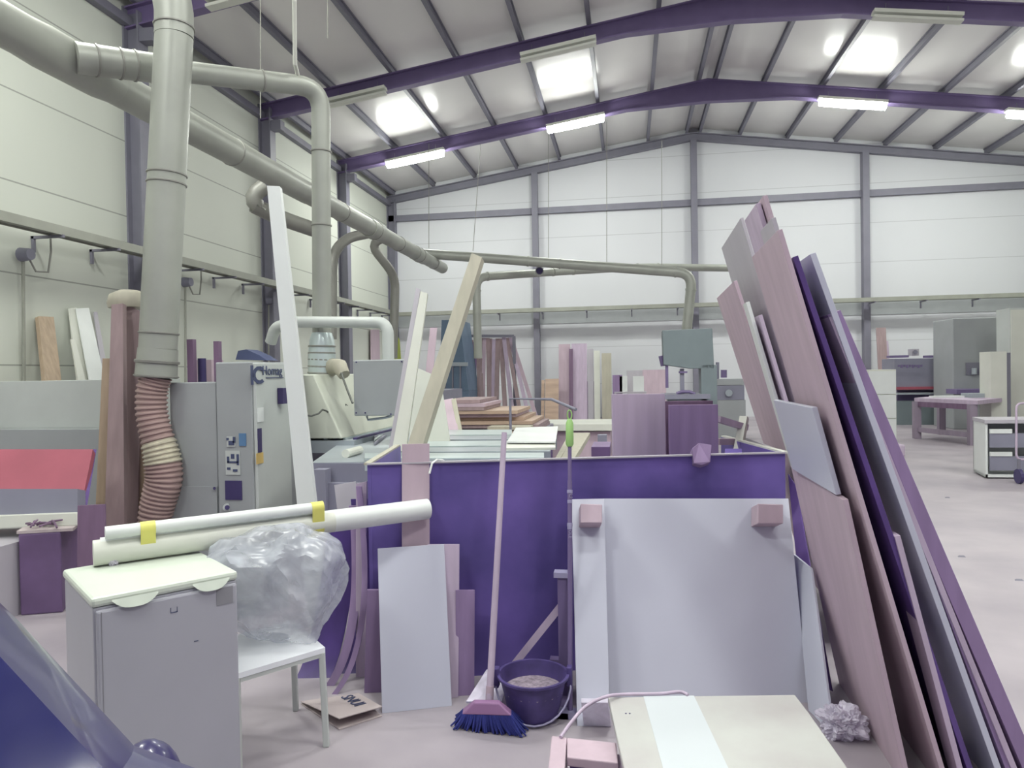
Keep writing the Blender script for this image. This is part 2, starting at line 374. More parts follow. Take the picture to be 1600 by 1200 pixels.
# thin pipes further back
MAIN = None
def pipe(name, px, r, label, n=5, seg=14, m='duct_dark', par=None):
    P = [U(a, b, Y=y) for a, b, y in px]; path = [P[0]]
    for i in range(1, len(P)-1): path += arc(P[i-1], P[i], P[i+1], r*3, n)
    path.append(P[-1])
    if par:
        MB().tube(path, r, seg).build(name, m, par, smooth=50); return
    t = thing(name, path[0], label, 'pipe'); MB().tube(path, r, seg).build('pipe', m, t, smooth=50)
    for i in range(1, len(P)-1):
        for q in (P[i-1], P[i+1]):
            u = (q-P[i]).normalized(); c = P[i]+u*r*3.3; MB().tube([c-u*.02, c+u*.02], r*1.12, seg).build('pipe_collar', m, t, smooth=50)
    return t
pipe('branch_pipe', [(655, 396, 16.8), (850, 410, 16.9), (1082, 427, 17), (1072, 525, 17)], .115, 'thin grey pipe crossing the back and turning down to the bandsaw', m='duct')
pipe('branch_pipe', [(1140, 419, 21), (1010, 417, 20.5), (880, 424, 18.6), (744, 433, 16.8), (747, 560, 16.8)], .10, 'thin grey pipe crossing behind, coming from the leaning board stack', m='duct')
t = thing('pipe_stub', U(842, 426, Y=17.6), 'short open pipe stub poking forward from the crossing pipes', 'pipe'); MB().tube([U(842, 425, Y=17.6), U(843, 423, Y=17.25)], .1, 14).build('pipe', 'duct', t, smooth=50); MB().tube([U(843, 423, Y=17.24), U(843, 423, Y=17.2)], .08, 14).build('pipe_mouth', 'black', t)
pipe('branch_pipe', [(575, 365, 14), (540, 372, 13.4), (519, 398, 13), (518, 530, 13)], .10, 'short drop pipe just right of the branch upright, ending behind the machine', par=MAIN_DUCT)
pipe('branch_pipe', [(600, 372, 15.4), (577, 380, 15.4), (618, 432, 15.8), (614, 560, 15.8)], .10, 'kinked drop pipe in front of the back left corner', par=MAIN_DUCT)
pipe('branch_pipe', [(412, 292, 9.6), (380, 312, 9.4), (430, 338, 9.8), (500, 362, 10.4)], .115, 'elbow pipe leaving the main duct behind the tall white plank', par=MAIN_DUCT)
# suspension wires
for i, (x, y0, y1, Y, lab) in enumerate(((407, 0, 185, 9.5, 'thin wire hanging between the duct elbow and the upright duct'), (512, 0, 60, 9.6, 'thin wire at top centre-left above the roof frame'), (670, 225, 388, 16.8, 'thin suspension wire holding the crossing pipe, left'), (745, 225, 392, 16.8, 'thin slanted suspension wire above the beige timber'),
                                       (857, 200, 405, 17, 'thin suspension wire just right of the gable column'), (948, 190, 414, 17, 'thin suspension wire over the middle of the crossing pipe'), (1034, 220, 414, 17.5, 'thin suspension wire left of the ridge column'))):
    MB().tube([U(x+(6 if i == 3 else 0), y0, Y=Y), U(x-(6 if i == 3 else 0), y1, Y=Y)], .008, 5).build('suspension_wire', 'duct_dark', label=lab, cat='wire')

# ================================================================ LEFT: MACHINES
# long edging machine, its cabinet is nearest
def bx(mb, x0, y0, x1, y1, Y, dy, zb=None):
    a = U(x0, y1, Y=Y); b = U(x1, y0, Y=Y); return mb.box(a.x, b.x, Y, Y+dy, a.z if zb is None else zb, b.z)
cA = U(336, 565, Y=5.5); cB = U(392, 565, Y=5.5); cL = U(262, 598, Y=5.5)
ed = thing('edging_machine', ((cL.x+cB.x)/2, 6.3, 0), 'long grey edging machine with a lettered upright cabinet, behind the tall white plank', 'machine')
zt = cB.z; yE = 6.42
MB().box(cA.x, cB.x, 5.5, yE, 0, zt).build('cabinet', 'paint_grey', ed, bev=.012)
DOOR = MB().box(cB.x, cB.x+.03, 5.52, 6.12, .05, zt-.012).build('cabinet_door', 'paint_light', ed, bev=.006)
MB().box(cL.x, cA.x-.01, 5.52, 6.5, 0, cL.z).build('side_cover', 'paint_grey', ed, bev=.01)
MB().box(cL.x+.01, cA.x-.015, 5.505, 5.53, .25, U(300, 760, Y=5.5).z).build('lower_cover', 'paint_grey', ed)
MB().box(cL.x, cB.x-.1, 6.5, 13.5, .2, 1.32).build('machine_body', 'paint_grey_dark', ed)
X0 = cB.x+.034
def sticker(px, py, w, h, m, name='sticker', face='front', par=None):
    q = MB()
    if face == 'front':
        c = U(px, py, Y=5.496); q.box(c.x-w/2, c.x+w/2, 5.493, 5.5, c.z-h/2, c.z+h/2)
    else:
        c = U(px, py, X=X0); q.box(X0-.003, X0+.003, c.y-w/2, c.y+w/2, c.z-h/2, c.z+h/2)
    return q.build(name, m, par or (DOOR if face == 's' else ed))
sticker(379, 687, .062, .105, 'ink_blue'); ST1 = sticker(361, 690, .075, .085, 'paint_light'); ST2 = sticker(364, 723, .13, .2, 'paint_light')
for (x, y, w, h) in ((356, 686, .02, .02), (362, 692, .05, .035), (366, 687, .02, .05), (357, 718, .02, .05), (364, 722, .1, .015), (364, 713, .03, .04), (372, 718, .02, .09), (358, 732, .03, .02), (368, 735, .04, .02)):
    sticker(x, y, w, h, 'ink', 'printed_mark', par=ST1 if y < 700 else ST2).location.y -= .004
sticker(365, 766, .15, .16, 'black', 'vent_grille')
t2 = MB().tube([U(355, 793, Y=5.5), U(355, 793, Y=5.47)], .02, 10).build('knob', 'black', ed); MB().tube([U(355, 793, Y=5.5), U(355, 793, Y=5.49)], .035, 14).build('knob_plate', 'paint_light', ed)
MB().tube([U(335, 763, Y=5.5), U(335, 763, Y=5.48)], .012, 8).build('lock', 'black', ed)
sticker(406, 688, .06, .2, 'black', 'door_handle', 's'); sticker(406, 716, .11, .09, 'yellow_tag', 'yellow_tag', 's'); sticker(407, 648, .1, .12, 'white', 'triangle_label', 's')
k = U(437, 615, X=X0); MB().box(X0, X0+.05, k.y-.04, k.y+.04, k.z-.09, k.z+.05).build('main_switch', 'black', DOOR)
o1 = U(398, 597, X=X0+.004); text('Homag', 'lettering', U(410, 586, X=X0+.004), (0, 1, 0), (0, 0, 1), .115, 'ink', DOOR, squeeze=1.05)
lg = MB(); c = U(405, 586, X=X0)
for i in range(9):
    a0 = math.radians(50+i*29); a1 = math.radians(50+(i+1)*29-1)
    pts4 = [Vector((X0+.001, c.y+math.cos(a)*r*1.5, c.z+math.sin(a)*r)) for a, r in ((a0, .045), (a1, .045), (a1, .075), (a0, .075))]
    lg.add(pts4+[p+Vector((.004, 0, 0)) for p in pts4], [(0, 1, 2, 3), (7, 6, 5, 4), (0, 4, 5, 1), (1, 5, 6, 2), (2, 6, 7, 3), (3, 7, 4, 0)])
lg.box(X0+.001, X0+.005, c.y-.14, c.y-.1, c.z-.08, c.z+.08); lg.build('logo', 'ink', DOOR)
u1 = U(427, 590, X=X0); MB().box(X0+.001, X0+.005, u1.y-.13, u1.y+.18, u1.z-.004, u1.z+.004).build('logo_underline', 'ink', DOOR)
# sloping cream hood in the line of the machine
ha = U(478, 585, X=-3.0); hb = U(478, 680, X=-2.75); ye = 8.6
MB().hexa([(-3.5, 6.5, 1.0), (-2.72, 6.5, 1.0), (-3.0, 6.5, ha.z), (-3.5, 6.5, ha.z)], [(-3.5, ye+1.2, 1.0), (-2.72, ye+1.2, 1.0), (-3.0, ye+1.2, ha.z), (-3.5, ye+1.2, ha.z)]).build('hood', 'hood_cream', ed, bev=.01)
wv = [U(480+i*6, 646+v, X=-2.86) for i, v in enumerate((3, 4, 2, 0, -6, -4, 1, 0, -3, -2, -14, -9, -7))]
MB().tube(wv, .009, 6).build('cable_line', 'duct_ring', ed)
MB().box(-3.5, -2.6, 6.5, 9.8, .86, .98).build('conveyor_track', 'metal_rail', ed)
for i in range(4): MB().box(-2.95+i*.1, -2.91+i*.1, 6.6, 9.8, .98, 1.0).build('track_bar', 'black' if i % 2 else 'metal_bright', ed)
# arm with control box
ar = thing('control_box', U(596, 640, Y=6.6), 'grey square control box hanging from a pale swan-neck arm', 'control box')
q = [U(423, 535, Y=6.9), U(430, 512, Y=6.85), U(458, 503, Y=6.8), U(585, 503, Y=6.7)]; e = U(606, 520, Y=6.68); f_ = U(607, 570, Y=6.66)
MB().tube([q[0]]+arc(q[0], q[1], q[2], .06)+[q[2]]+arc(q[2], e+Vector((0, 0, .1)), f_, .12)+[f_], .058, 12).build('arm', 'paint_light', ar, smooth=50)
m_ = MB(); bx(m_, 553, 561, 632, 650, 6.55, .28); HS = m_.build('housing', 'paint_grey', ar, bev=.012)
for (x, y) in ((557, 566), (628, 565), (557, 645), (628, 646), (571, 645), (611, 647)):
    c = U(x, y, Y=6.55); MB().tube([c, c-Vector((0, .012, 0))], .007, 8).build('screw', 'black', HS)
MB().tube([U(573, 650, Y=6.7), U(575, 656, Y=6.7), U(600, 653, Y=6.7), U(612, 650, Y=6.7)], .012, 8).build('grip', 'metal_rail', HS)
# things on top of the machine
mm_ = MB().tube([Vector((U(316, 590, Y=5.75).x, 5.75, cL.z)), Vector((U(316, 590, Y=5.75).x, 5.75, U(316, 560, Y=5.75).z))], .035, 14).build('spray_can', 'black', label='dark spray can standing on the machine left of the lettered cabinet', cat='can', smooth=50)
bxs = (('wood_offcut', 293, 530, 301, 592, 'dark wood offcut upright beside the spray can', 'wood_dark'), ('wood_offcut', 334, 533, 341, 566, 'dark wood offcut upright right of the spray can', 'wood_dark'))
for n, x0, y0, x1, y1, lab, m in bxs:
    a = MB(); bx(a, x0, y0, x1, y1, 5.6, .05, zb=cL.z); a.build(n, m, label=lab, cat='offcut')
a = MB(); bx(a, 303, 562, 330, 590, 6.1, .2, zb=cL.z); a.build('cardboard_box', 'wood_pink', label='reddish box behind the spray can', cat='box')
# brush and dark cover lying on the cabinet
a = MB(); a.add([U(368, 562, Y=5.9), U(372, 548, Y=5.9), U(385, 546, Y=5.9), U(405, 555, Y=5.9), U(417, 563, Y=5.9)]+[p+Vector((0, .2, 0)) for p in [U(368, 562, Y=5.9), U(372, 548, Y=5.9), U(385, 546, Y=5.9), U(405, 555, Y=5.9), U(417, 563, Y=5.9)]],
      [(0, 1, 2, 3, 4), (9, 8, 7, 6, 5)]+[(i, i+5, (i+1) % 5+5, (i+1) % 5) for i in range(5)]); a.build('dust_cover', 'ink', label='dark wedge-shaped cover lying on top of the lettered cabinet', cat='cover')
# shop vacuum nozzle: beige elbow at foot of branch duct
MB().tube([U(513, 583, Y=6.95), U(521, 572, Y=6.9), U(531, 573, Y=6.85), U(538, 586, Y=6.8)], [.06, .085, .08, .06], 12).build('suction_elbow', 'wood_beige', label='beige suction elbow at the foot of the branch duct', cat='elbow', smooth=50)
MB().tube([U(533, 583, Y=6.6), U(543, 610, Y=6.5), U(551, 630, Y=6.45)], .012, 6).build('cable', 'duct_ring', label='thin cable from the suction elbow down to the control box', cat='cable')

# long pale panel and things along the left wall
a = MB(); p0 = U(-60, 597, Y=6.6); p1 = U(268, 597, Y=6.6)
a.box(p0.x, p1.x, 6.6, 6.75, 0, p0.z); a.build('partition_panel', 'paint_light', label='long pale panel standing behind the red guard', cat='panel', bev=.005)
a = MB(); p2 = U(-60, 671, Y=6.55); a.box(p0.x, p1.x, 6.5, 6.58, 0, p2.z); a.build('partition_panel', 'paint_grey', label='lower grey strip panel in front of the long pale panel', cat='panel')
rd = thing('press_machine', U(60, 800, D=5.6), 'red-fronted machine at the left edge of the picture', 'machine')
MB().slab([U(-40, 702, D=5.6), U(145, 702, D=5.7), U(127, 790, D=5.2), U(-40, 790, D=5.2)], .05).build('red_guard', 'red', rd)
MB().slab([U(143, 702, D=5.68), U(151, 702, D=5.72), U(136, 792, D=5.22), U(126, 790, D=5.2)], .09).build('guard_edge', 'dark_ply', rd)
MB().slab([U(-40, 764, D=5.15), U(121, 764, D=5.15), U(121, 808, D=5.1), U(-40, 808, D=5.1)], .1).build('apron', 'paint_grey_dark', rd)
MB().slab([U(-40, 806, D=5.02), U(121, 800, D=5.05), U(121, 822, D=5.03), U(-40, 828, D=5.0)], .1).build('rail', 'offwhite', rd, bev=.01)
a0 = U(-40, 835, D=4.9); a1 = U(100, 826, D=5.0)
MB().box(a0.x-.5, U(26, 900, D=4.9).x, 4.1, 4.7, 0, .5).build('machine_bed', 'ply_grey', rd)
MB().box(a0.x-.9, a1.x-1.1, 4.75, 5.5, 0, .72).build('machine_base', 'paint_grey_dark', rd)
# purple steel box with shavings
t = thing('steel_box', U(62, 965, z=0), 'dark purple steel box with rubbish on top, left of the fridge', 'box')
f0 = U(32, 962, z=0); f1 = U(98, 957, z=0)
zz = .56; dv = Vector((-.3, .55, 0))
f1 = Vector((f1.x, f1.y, 0))
MB().hexa([f0, f1, f1+dv, f0+dv], [v+Vector((0, 0, zz)) for v in (f0, f1, f1+dv, f0+dv)]).build('body', 'box_purple', t, bev=.01)
MB().hexa([v+Vector((0, 0, zz)) for v in (f0-(f1-f0)*.04, f1+(f1-f0)*.3, f1+dv+(f1-f0)*.3, f0+dv)], [v+Vector((0, 0, zz+.02)) for v in (f0-(f1-f0)*.04, f1+(f1-f0)*.3, f1+dv+(f1-f0)*.3, f0+dv)]).build('lid', 'card', t)
random.seed(3)
sh = MB()
for i in range(26):
    c = f0+(f1-f0)*random.uniform(.2, 1.0)+dv*random.uniform(.05, .8)+Vector((0, 0, zz+.03+random.random()*.03)); d = Vector((random.uniform(-1, 1), random.uniform(-1, 1), random.uniform(-.2, .3))).normalized()*random.uniform(.03, .1)
    sh.tube([c-d, c+Vector((0, 0, .01)), c+d], .007, 5)
sh.build('wood_shavings', 'wood_dark', label='tangle of dark shavings heaped on the purple steel box', cat='shavings', kind='stuff')
def slabq(name, px, th, m, label, cat='board', group=None, **kw):
    """a flat board through picture corners; each corner is (px, py, plane)"""
    P = [U(a, b, **pl) for a, b, pl in px]; zb = kw.pop('zb', None)
    if zb is not None:
        for i, j in ((3, 0), (2, 1)):
            d = P[i]-P[j]; P[i] = P[j]+d*((zb-P[j].z)/d.z)
    return MB().slab(P, th).build(name, m, label=label, cat=cat, group=group, bev=.0015, **kw)
g1 = None
Dq = lambda d: dict(D=d)
slabq('board', [(121, 790, Dq(4.9)), (164, 788, Dq(4.95)), (166, 940, Dq(4.9)), (120, 940, Dq(4.85))], .03, 'wood_dark', 'brown board standing between the steel box and the fridge', zb=0)
slabq('timber', [(160, 560, Dq(6.3)), (174, 560, Dq(6.3)), (166, 860, Dq(6.1)), (146, 860, Dq(6.1))], .05, 'wood_ochre', 'pale yellowish timber, leftmost of the upright bunch behind the fridge', zb=0)
slabq('timber', [(174, 476, Dq(6.25)), (192, 474, Dq(6.25)), (194, 850, Dq(5.9)), (162, 850, Dq(5.9))], .06, 'wood_brown', 'brown timber with a dark slot, left part of the upright bunch', zb=0)
slabq('timber', [(191, 472, Dq(6.4)), (222, 488, Dq(6.4)), (214, 850, Dq(6.2)), (186, 850, Dq(6.2))], .05, 'wood_brown', 'broad purplish timber right against the upright duct', zb=0)
slabq('board', [(212, 640, Dq(6.35)), (232, 640, Dq(6.35)), (226, 860, Dq(6.2)), (203, 860, Dq(6.2))], .02, 'wood_ochre', 'tan board showing between the purplish timber and the hose', zb=0)
MB().lathe(U(202, 478, D=6.5), [(.02, -.02), (.17, -.02), (.18, .02), (.16, .1), (.08, .14), (.02, .145)]).build('round_cap', 'wood_beige', label='beige round cap behind the top of the upright timbers', cat='cap', smooth=50)
# boards leaning on left wall
WL = lambda x: dict(X=x)
slabq('timber', [(60, 494, WL(-8.42)), (84, 495, WL(-8.42)), (98, 610, WL(-8.0)), (72, 610, WL(-8.0))], .06, 'wood_ochre', 'brown timber leaning on the left wall, alone at the far left', zb=0)
slabq('board', [(108, 482, WL(-8.42)), (120, 480, WL(-8.42)), (142, 610, WL(-8.05)), (122, 610, WL(-8.05))], .02, 'offwhite', 'narrow white board leaning on the left wall, first of the white ones', zb=0)
slabq('board', [(119, 482, WL(-8.4)), (139, 481, WL(-8.4)), (168, 610, WL(-7.98)), (143, 610, WL(-7.98))], .02, 'white', 'broad white board leaning on the left wall, second of the white ones', zb=0)
slabq('board', [(147, 487, WL(-8.42)), (152, 487, WL(-8.42)), (172, 600, WL(-8.1)), (162, 600, WL(-8.1))], .02, 'ply_grey', 'thin grey board leaning on the left wall behind the white ones', zb=0)
slabq('board', [(111, 530, WL(-8.2)), (117, 529, WL(-8.2)), (138, 610, WL(-7.9)), (125, 610, WL(-7.9))], .02, 'offwhite', 'short white board leaning lowest on the left wall', zb=0)
# wall sockets
for (x, y, xa, lab) in ((33, 398, 40, 'round switch box with looped cable on the left wall, near the edge'), (287, 441, 305, 'round switch box just right of the upright duct'), (418, 470, 430, 'round switch box behind the tall white plank')):
    c = U(x, y, X=-8.42); s = thing('switch_box', c, lab, 'switch box')
    MB().tube([c, c+Vector((.16, 0, 0))], [.1, .08], 14).build('housing', 'paint_grey_dark', s, smooth=50)
    MB().tube([c+Vector((.05, .05, .0)), c+Vector((.1, .14, -.22)), c+Vector((.1, .36, -.2)), c+Vector((.1, .42, .1)), c+Vector((.1, .42, .4))], .014, 8).build('looped_cable', 'duct_dark', s)
    MB().tube([c+Vector((.03, 0, -.1)), Vector((-8.46, c.y, .3))], .022, 8).build('conduit', 'tray', s)

# ================================================================ MIDDLE GROUND: TABLES AND CLUTTER
# saw table frame with rails
tb = thing('panel_saw', (-1.0, 6.3, 0), 'grey sliding-table machine with pale metal rails behind the dark bin', 'machine')
e0 = U(487, 722, D=5.6); e1 = U(600, 722, D=5.5)
MB().slab([U(487, 724, D=5.5), U(576, 724, D=5.45), U(576, 753, D=5.45), U(487, 753, D=5.5)], .1).build('end_beam', 'paint_grey_dark', tb)
MB().slab([U(487, 723, D=5.5), U(640, 721, D=5.5), U(640, 668, z=.93), U(560, 672, z=.93)], .03).build('table_top', 'metal_rail', tb)
for i, (y, h, m, x0, x1) in enumerate(((672, 8, 'metal_bright', 652, 800), (681, 6, 'metal_rail', 655, 870), (689, 8, 'metal_bright', 648, 860), (699, 7, 'metal_rail', 640, 860), (708, 8, 'metal_bright', 570, 850))):
    D = 1119*.62/(y-583.5)
    MB().slab([U(x0, y, z=.97), U(x1, y-1, z=.97), U(x1, y+h-1, z=.97), U(x0, y+h, z=.97)], .03).build('rail', m, tb)
    a = U(x0, y+h, z=.97); b = U(x1, y+h-1, z=.97); MB().ribbon(a-Vector((0, 0, .05)), b-Vector((0, 0, .05)), .012, .09).build('rail_face', m, tb)
for i in range(4):
    MB().slab([U(585, 690-i*5+3, z=.96+.01*i), U(640, 650-i*4+2, z=.96+.01*i), U(640, 650-i*4-1, z=.96+.01*i), U(585, 690-i*5, z=.96+.01*i)], .02).build('slide_bar', 'metal_bright' if i % 2 else 'paint_grey_dark', tb)
for (x, y) in ((-2.3, 5.1), (-.35, 5.85), (-2.4, 7.5), (-.3, 8.0)): MB().box(x-.05, x+.05, y-.05, y+.05, 0, .9).build('leg', 'paint_grey_dark', tb)
MB().slab([U(495, 755, D=5.4), U(576, 755, D=5.4), U(576, 900, D=5.4), U(495, 900, D=5.4)], .3).build('machine_base', 'paint_grey_dark', tb)
slabq('paper_sheet', [(806, 668, dict(z=1.02)), (872, 666, dict(z=1.02)), (868, 690, dict(z=1.02)), (792, 690, dict(z=1.02))], .012, 'white', 'white sheet lying on the rails of the sliding table', 'sheet')
slabq('board', [(792, 692, dict(z=1.0)), (868, 690, dict(z=1.0)), (868, 699, dict(z=.99)), (790, 700, dict(z=.99))], .02, 'offwhite', 'cream board under the white sheet')
MB().tube([U(540, 709, z=.97), U(562, 703, z=.97)], .035, 12).build('paper_roll', 'offwhite', label='small white roll lying on the sliding table near the control box', cat='roll')
# offcuts leaning before the stacked planks
for (x0, y0, x1, y1, x2, y2, x3, y3, m, lab) in ((676, 628, 708, 622, 716, 672, 690, 673, 'wood_pink', 'square mauve offcut leaning behind the metal rails'), (705, 624, 712, 622, 722, 672, 715, 673, 'wood_beige', 'narrow offcut leaning right of the square mauve one'), (703, 654, 712, 648, 716, 673, 706, 673, 'offwhite', 'small white offcut leaning before the square mauve one')):
    slabq('offcut', [(x0, y0, Dq(8.3)), (x1, y1, Dq(8.3)), (x2, y2, Dq(8.1)), (x3, y3, Dq(8.1))], .03, m, lab, 'offcut')
# plank piles on trestles
pl = thing('trestle_table', U(780, 690, Y=10.5), 'low grey trestle carrying the pile of planks', 'trestle')
c0 = U(720, 672, Y=9.6); c1 = U(845, 655, Y=9.6)
MB().box(c0.x, c1.x, 9.6, 11.2, .72, .80).build('top', 'paint_grey_dark', pl)
for x in (c0.x+.05, c1.x-.05):
    for y in (9.65, 11.1): MB().box(x-.04, x+.04, y-.04, y+.04, 0, .72).build('leg', 'steel', pl)
random.seed(11)
zz = .80; xs0 = c0.x; n = 0
names = ['topmost', 'second', 'third', 'fourth', 'fifth', 'sixth', 'seventh', 'eighth', 'ninth', 'tenth', 'eleventh', 'twelfth']
for k in range(9):
    h = .045; a = MB(); x0 = c0.x-.45+random.uniform(-.1, .1)+(.35 if k < 3 else 0)+k*.02; x1 = c1.x-.05-k*.07+random.uniform(-.12, .12)
    if k > 5: x1 -= .25
    y0 = 9.6+random.uniform(0, .15)
    a.box(x0, x1, y0, y0+1.3, zz, zz+h); zz += h+.004
    a.build('plank', random.choice(['wood_tan', 'wood_pink', 'wood_tan', 'wood_brown']), label='%s plank of the low pile, counting from the top' % names[8-k], cat='plank', group='planks piled on the trestle')
for k in range(3):
    a = MB(); x0 = U(745+k*8, 640, Y=9.2).x; x1 = U(836-k*4, 640, Y=9.2).x; a.box(x0, x1, 9.0+k*.1, 9.5, .86-.06*(2-k), .9-.06*(2-k)); a.build('plank', 'wood_beige' if k == 2 else 'wood_tan', label='%s of three short planks before the low pile' % ('lowest', 'middle', 'top')[k], cat='plank')
MB().box(U(750, 660, Y=9).x, U(850, 660, Y=9).x, 8.95, 9.55, .60, .71).build('steel_channel', 'paint_grey_dark', label='grey steel channel under the three short planks', cat='channel')
for (x, y) in ((U(752, 660, Y=9).x, 9.0), (U(848, 660, Y=9).x, 9.4)): MB().box(x, x+.05, y, y+.05, 0, .6).build('steel_post', 'steel', label='short steel post holding the grey channel', cat='post', group='posts of the steel channel')
# jib arm
MB().tube([Vector((U(800, 623, Y=9.0).x, 8.85, 0)), Vector((U(800, 623, Y=9.0).x, 8.85, U(800, 623, Y=8.85).z)), U(862, 624, Y=8.5), U(900, 640, Y=8.2)], .018, 8).build('metal_rod', 'paint_grey_dark', label='thin bent rod reaching over the clutter above the green-capped pole', cat='rod')
# wide low bench behind
a = MB(); b0 = U(838, 654, Y=12); b1 = U(960, 654, Y=12); bn = thing('work_bench', ((b0.x+b1.x)/2, 12.3, 0), 'long pale low bench behind the green-capped pole', 'bench')
MB().box(b0.x, b1.x, 11.2, 12.4, .68, .78).build('top', 'offwhite', bn); MB().box(b0.x+.05, b1.x-.05, 11.3, 12.3, .1, .66).build('body', 'wood_pink', bn)
for k, (x0, x1) in enumerate(((868, 876), (877, 886), (887, 898))):
    MB().slab([U(x0+22, 676, z=.8), U(x1+24, 676, z=.8), U(x1, 715, z=.8), U(x0, 715, z=.8)], .06).build('timber', 'wood_beige', label='%s of three pale timbers lying beside the metal rails' % ('left', 'middle', 'right')[k], cat='timber')
a = MB(); bx(a, 924, 698, 953, 716, 5.6, .4); a.build('small_box', 'box_purple', label='small dark-fronted box left of the grey-mauve board', cat='box', bev=.004)
# blue container and standing strips at the back left
bc = thing('blue_container', U(715, 610, Y=17.5), 'tall blue container behind the beige timber', 'container')
a = MB(); bx(a, 688, 497, 728, 640, 17.5, 1.2, zb=1.1)
a = MB(); p = [U(x, y, Y=17.5) for x, y in ((690, 500), (718, 500), (732, 610), (686, 610))]; a.slab([*p], 1.2); a.build('body', 'blue_bin', bc)
MB().slab([U(692, 566, Y=17.45), U(730, 566, Y=17.45), U(730, 572, Y=17.45), U(692, 572, Y=17.45)], .1).build('band', 'metal_rail', bc)
for x in (694, 706, 718): MB().slab([U(x, 572, Y=17.45), U(x+2, 572, Y=17.45), U(x+2, 612, Y=17.45), U(x, 612, Y=17.45)], .06).build('rib', 'steel_grey', bc)
MB().box(U(686, 600, Y=17.5).x, U(732, 600, Y=17.5).x, 17.5, 18.7, 0, U(700, 612, Y=17.5).z+.02).build('base', 'blue_bin', bc)
rk = thing('timber_rack', U(765, 650, Y=18.8), 'steel rack frame around the upright timber strips', 'rack')
r0 = U(722, 525, Y=18.8); r1 = U(803, 525, Y=18.8)
for a_, b_ in ((r0, r1),): MB().ribbon(a_, b_, .08, .07).build('rail', 'steel_grey', rk)
for p in (r0, r1): MB().box(p.x-.04, p.x+.04, 18.76, 18.84, 0, p.z).build('post', 'steel_grey', rk)
random.seed(5)
stripx = [724, 729, 734, 739, 744, 749, 754, 759, 764, 769, 774, 779, 784, 789, 794, 798]
for i, x in enumerate(stripx):
    dx = random.choice((-2, 0, 2)) if i < 11 else (i-10)*6; w = random.choice((5, 6, 7)); ty = 526+random.randint(0, 9)
    slabq('timber_strip', [(x, ty, dict(Y=18.9+.05*(i % 3))), (x+w, ty, dict(Y=18.9+.05*(i % 3))), (x+w+dx, 630, dict(Y=18.5-.04*(i % 3))), (x+dx, 630, dict(Y=18.5-.04*(i % 3)))], .05, random.choice(['wood_hazed', 'wood_brown', 'wood_mauve', 'wood_brown', 'wood_pink']), 'upright timber strip standing in the rack behind the plank pile', 'timber', 'timber strips standing in the rack', zb=0)
# boards standing against the back wall
Bk = [(873, 538, 891, 632, 'wood_pink', 'left one of the pair of tall pinkish boards at the back wall'), (893, 537, 917, 632, 'wood_mauve', 'right one of the pair of tall pinkish boards at the back wall'),
      (889, 545, 895, 632, 'wood_dark', 'dark board seen in the gap between the tall pinkish pair'), (846, 594, 851, 640, 'wood_tan', 'narrow tan board right of the left gable column'), (852, 592, 873, 640, 'wood_tan', 'low tan board left of the tall pinkish pair'),
      (915, 596, 928, 648, 'wood_hazed', 'short mauve board right of the tall pinkish pair'), (918, 545, 927, 596, 'ply_grey', 'grey board rising above the short mauve board'),
      (928, 548, 937, 650, 'offwhite', 'narrow cream board at the back wall'), (957, 586, 972, 640, 'wood_hazed', 'dark mauve board left of the white carton behind the bandsaw'), (968, 588, 980, 612, 'white', 'left of two small white cartons by the bandsaw'),
      (979, 579, 1004, 640, 'ply_grey', 'grey board with a notched top beside the bandsaw'), (989, 588, 1006, 612, 'white', 'right of two small white cartons by the bandsaw'), (1004, 578, 1040, 640, 'wood_pink', 'wide tan board left of the bandsaw table'),
      (940, 552, 955, 650, 'wood_beige', 'pale board just left of the mauve and white clutter'), (1369, 512, 1384, 640, 'wood_brown', 'tall brown board right of the right gable column'), (1379, 533, 1388, 640, 'wood_mauve', 'shorter board against the tall brown one at the right')]
for i, (x0, y0, x1, y1, m, lab) in enumerate(Bk):
    Y = 24.1-.12*(i % 5)
    if 'carton' in lab: Y = 22.6
    a = MB(); q0 = U(x0, y0, Y=Y); q1 = U(x1, y0, Y=Y)
    if 'carton' in lab:
        b = U(x0, y1, Y=Y); a.box(q0.x, q1.x, Y, Y+.3, b.z, q0.z); a.build('carton', m, label=lab, cat='carton'); continue
    a.hexa([(q0.x, Y-.35, 0), (q1.x, Y-.35, 0), (q1.x, Y-.31, 0), (q0.x, Y-.31, 0)], [(q0.x, Y, q0.z), (q1.x, Y, q0.z), (q1.x, Y+.04, q0.z), (q0.x, Y+.04, q0.z)])
    a.build('board', m, label=lab, cat='board')
cs = thing('carton_shelf', U(988, 640, Y=22.9), 'low shelf holding the two small white cartons', 'shelf')
s0 = U(960, 612, Y=22.5); s1 = U(1010, 612, Y=22.5); MB().box(s0.x, s1.x, 22.45, 23.0, s0.z-.05, s0.z-.005).build('top', 'ply_grey', cs)
for x in (s0.x, s1.x-.05): MB().box(x, x+.05, 22.45, 23.0, 0, s0.z-.05).build('side', 'ply_grey', cs)
slabq('board', [(580, 515, WL(-8.4)), (593, 515, WL(-8.4)), (595, 640, WL(-8.3)), (582, 640, WL(-8.3))], .04, 'wood_pink', 'pinkish board on the left wall behind the swan-neck arm', zb=0)
slabq('board', [(614, 515, Dq(17)), (624, 530, Dq(17)), (632, 640, Dq(16.8)), (612, 640, Dq(16.8))], .05, 'lime', 'yellow-green board standing in the back left corner', zb=0)

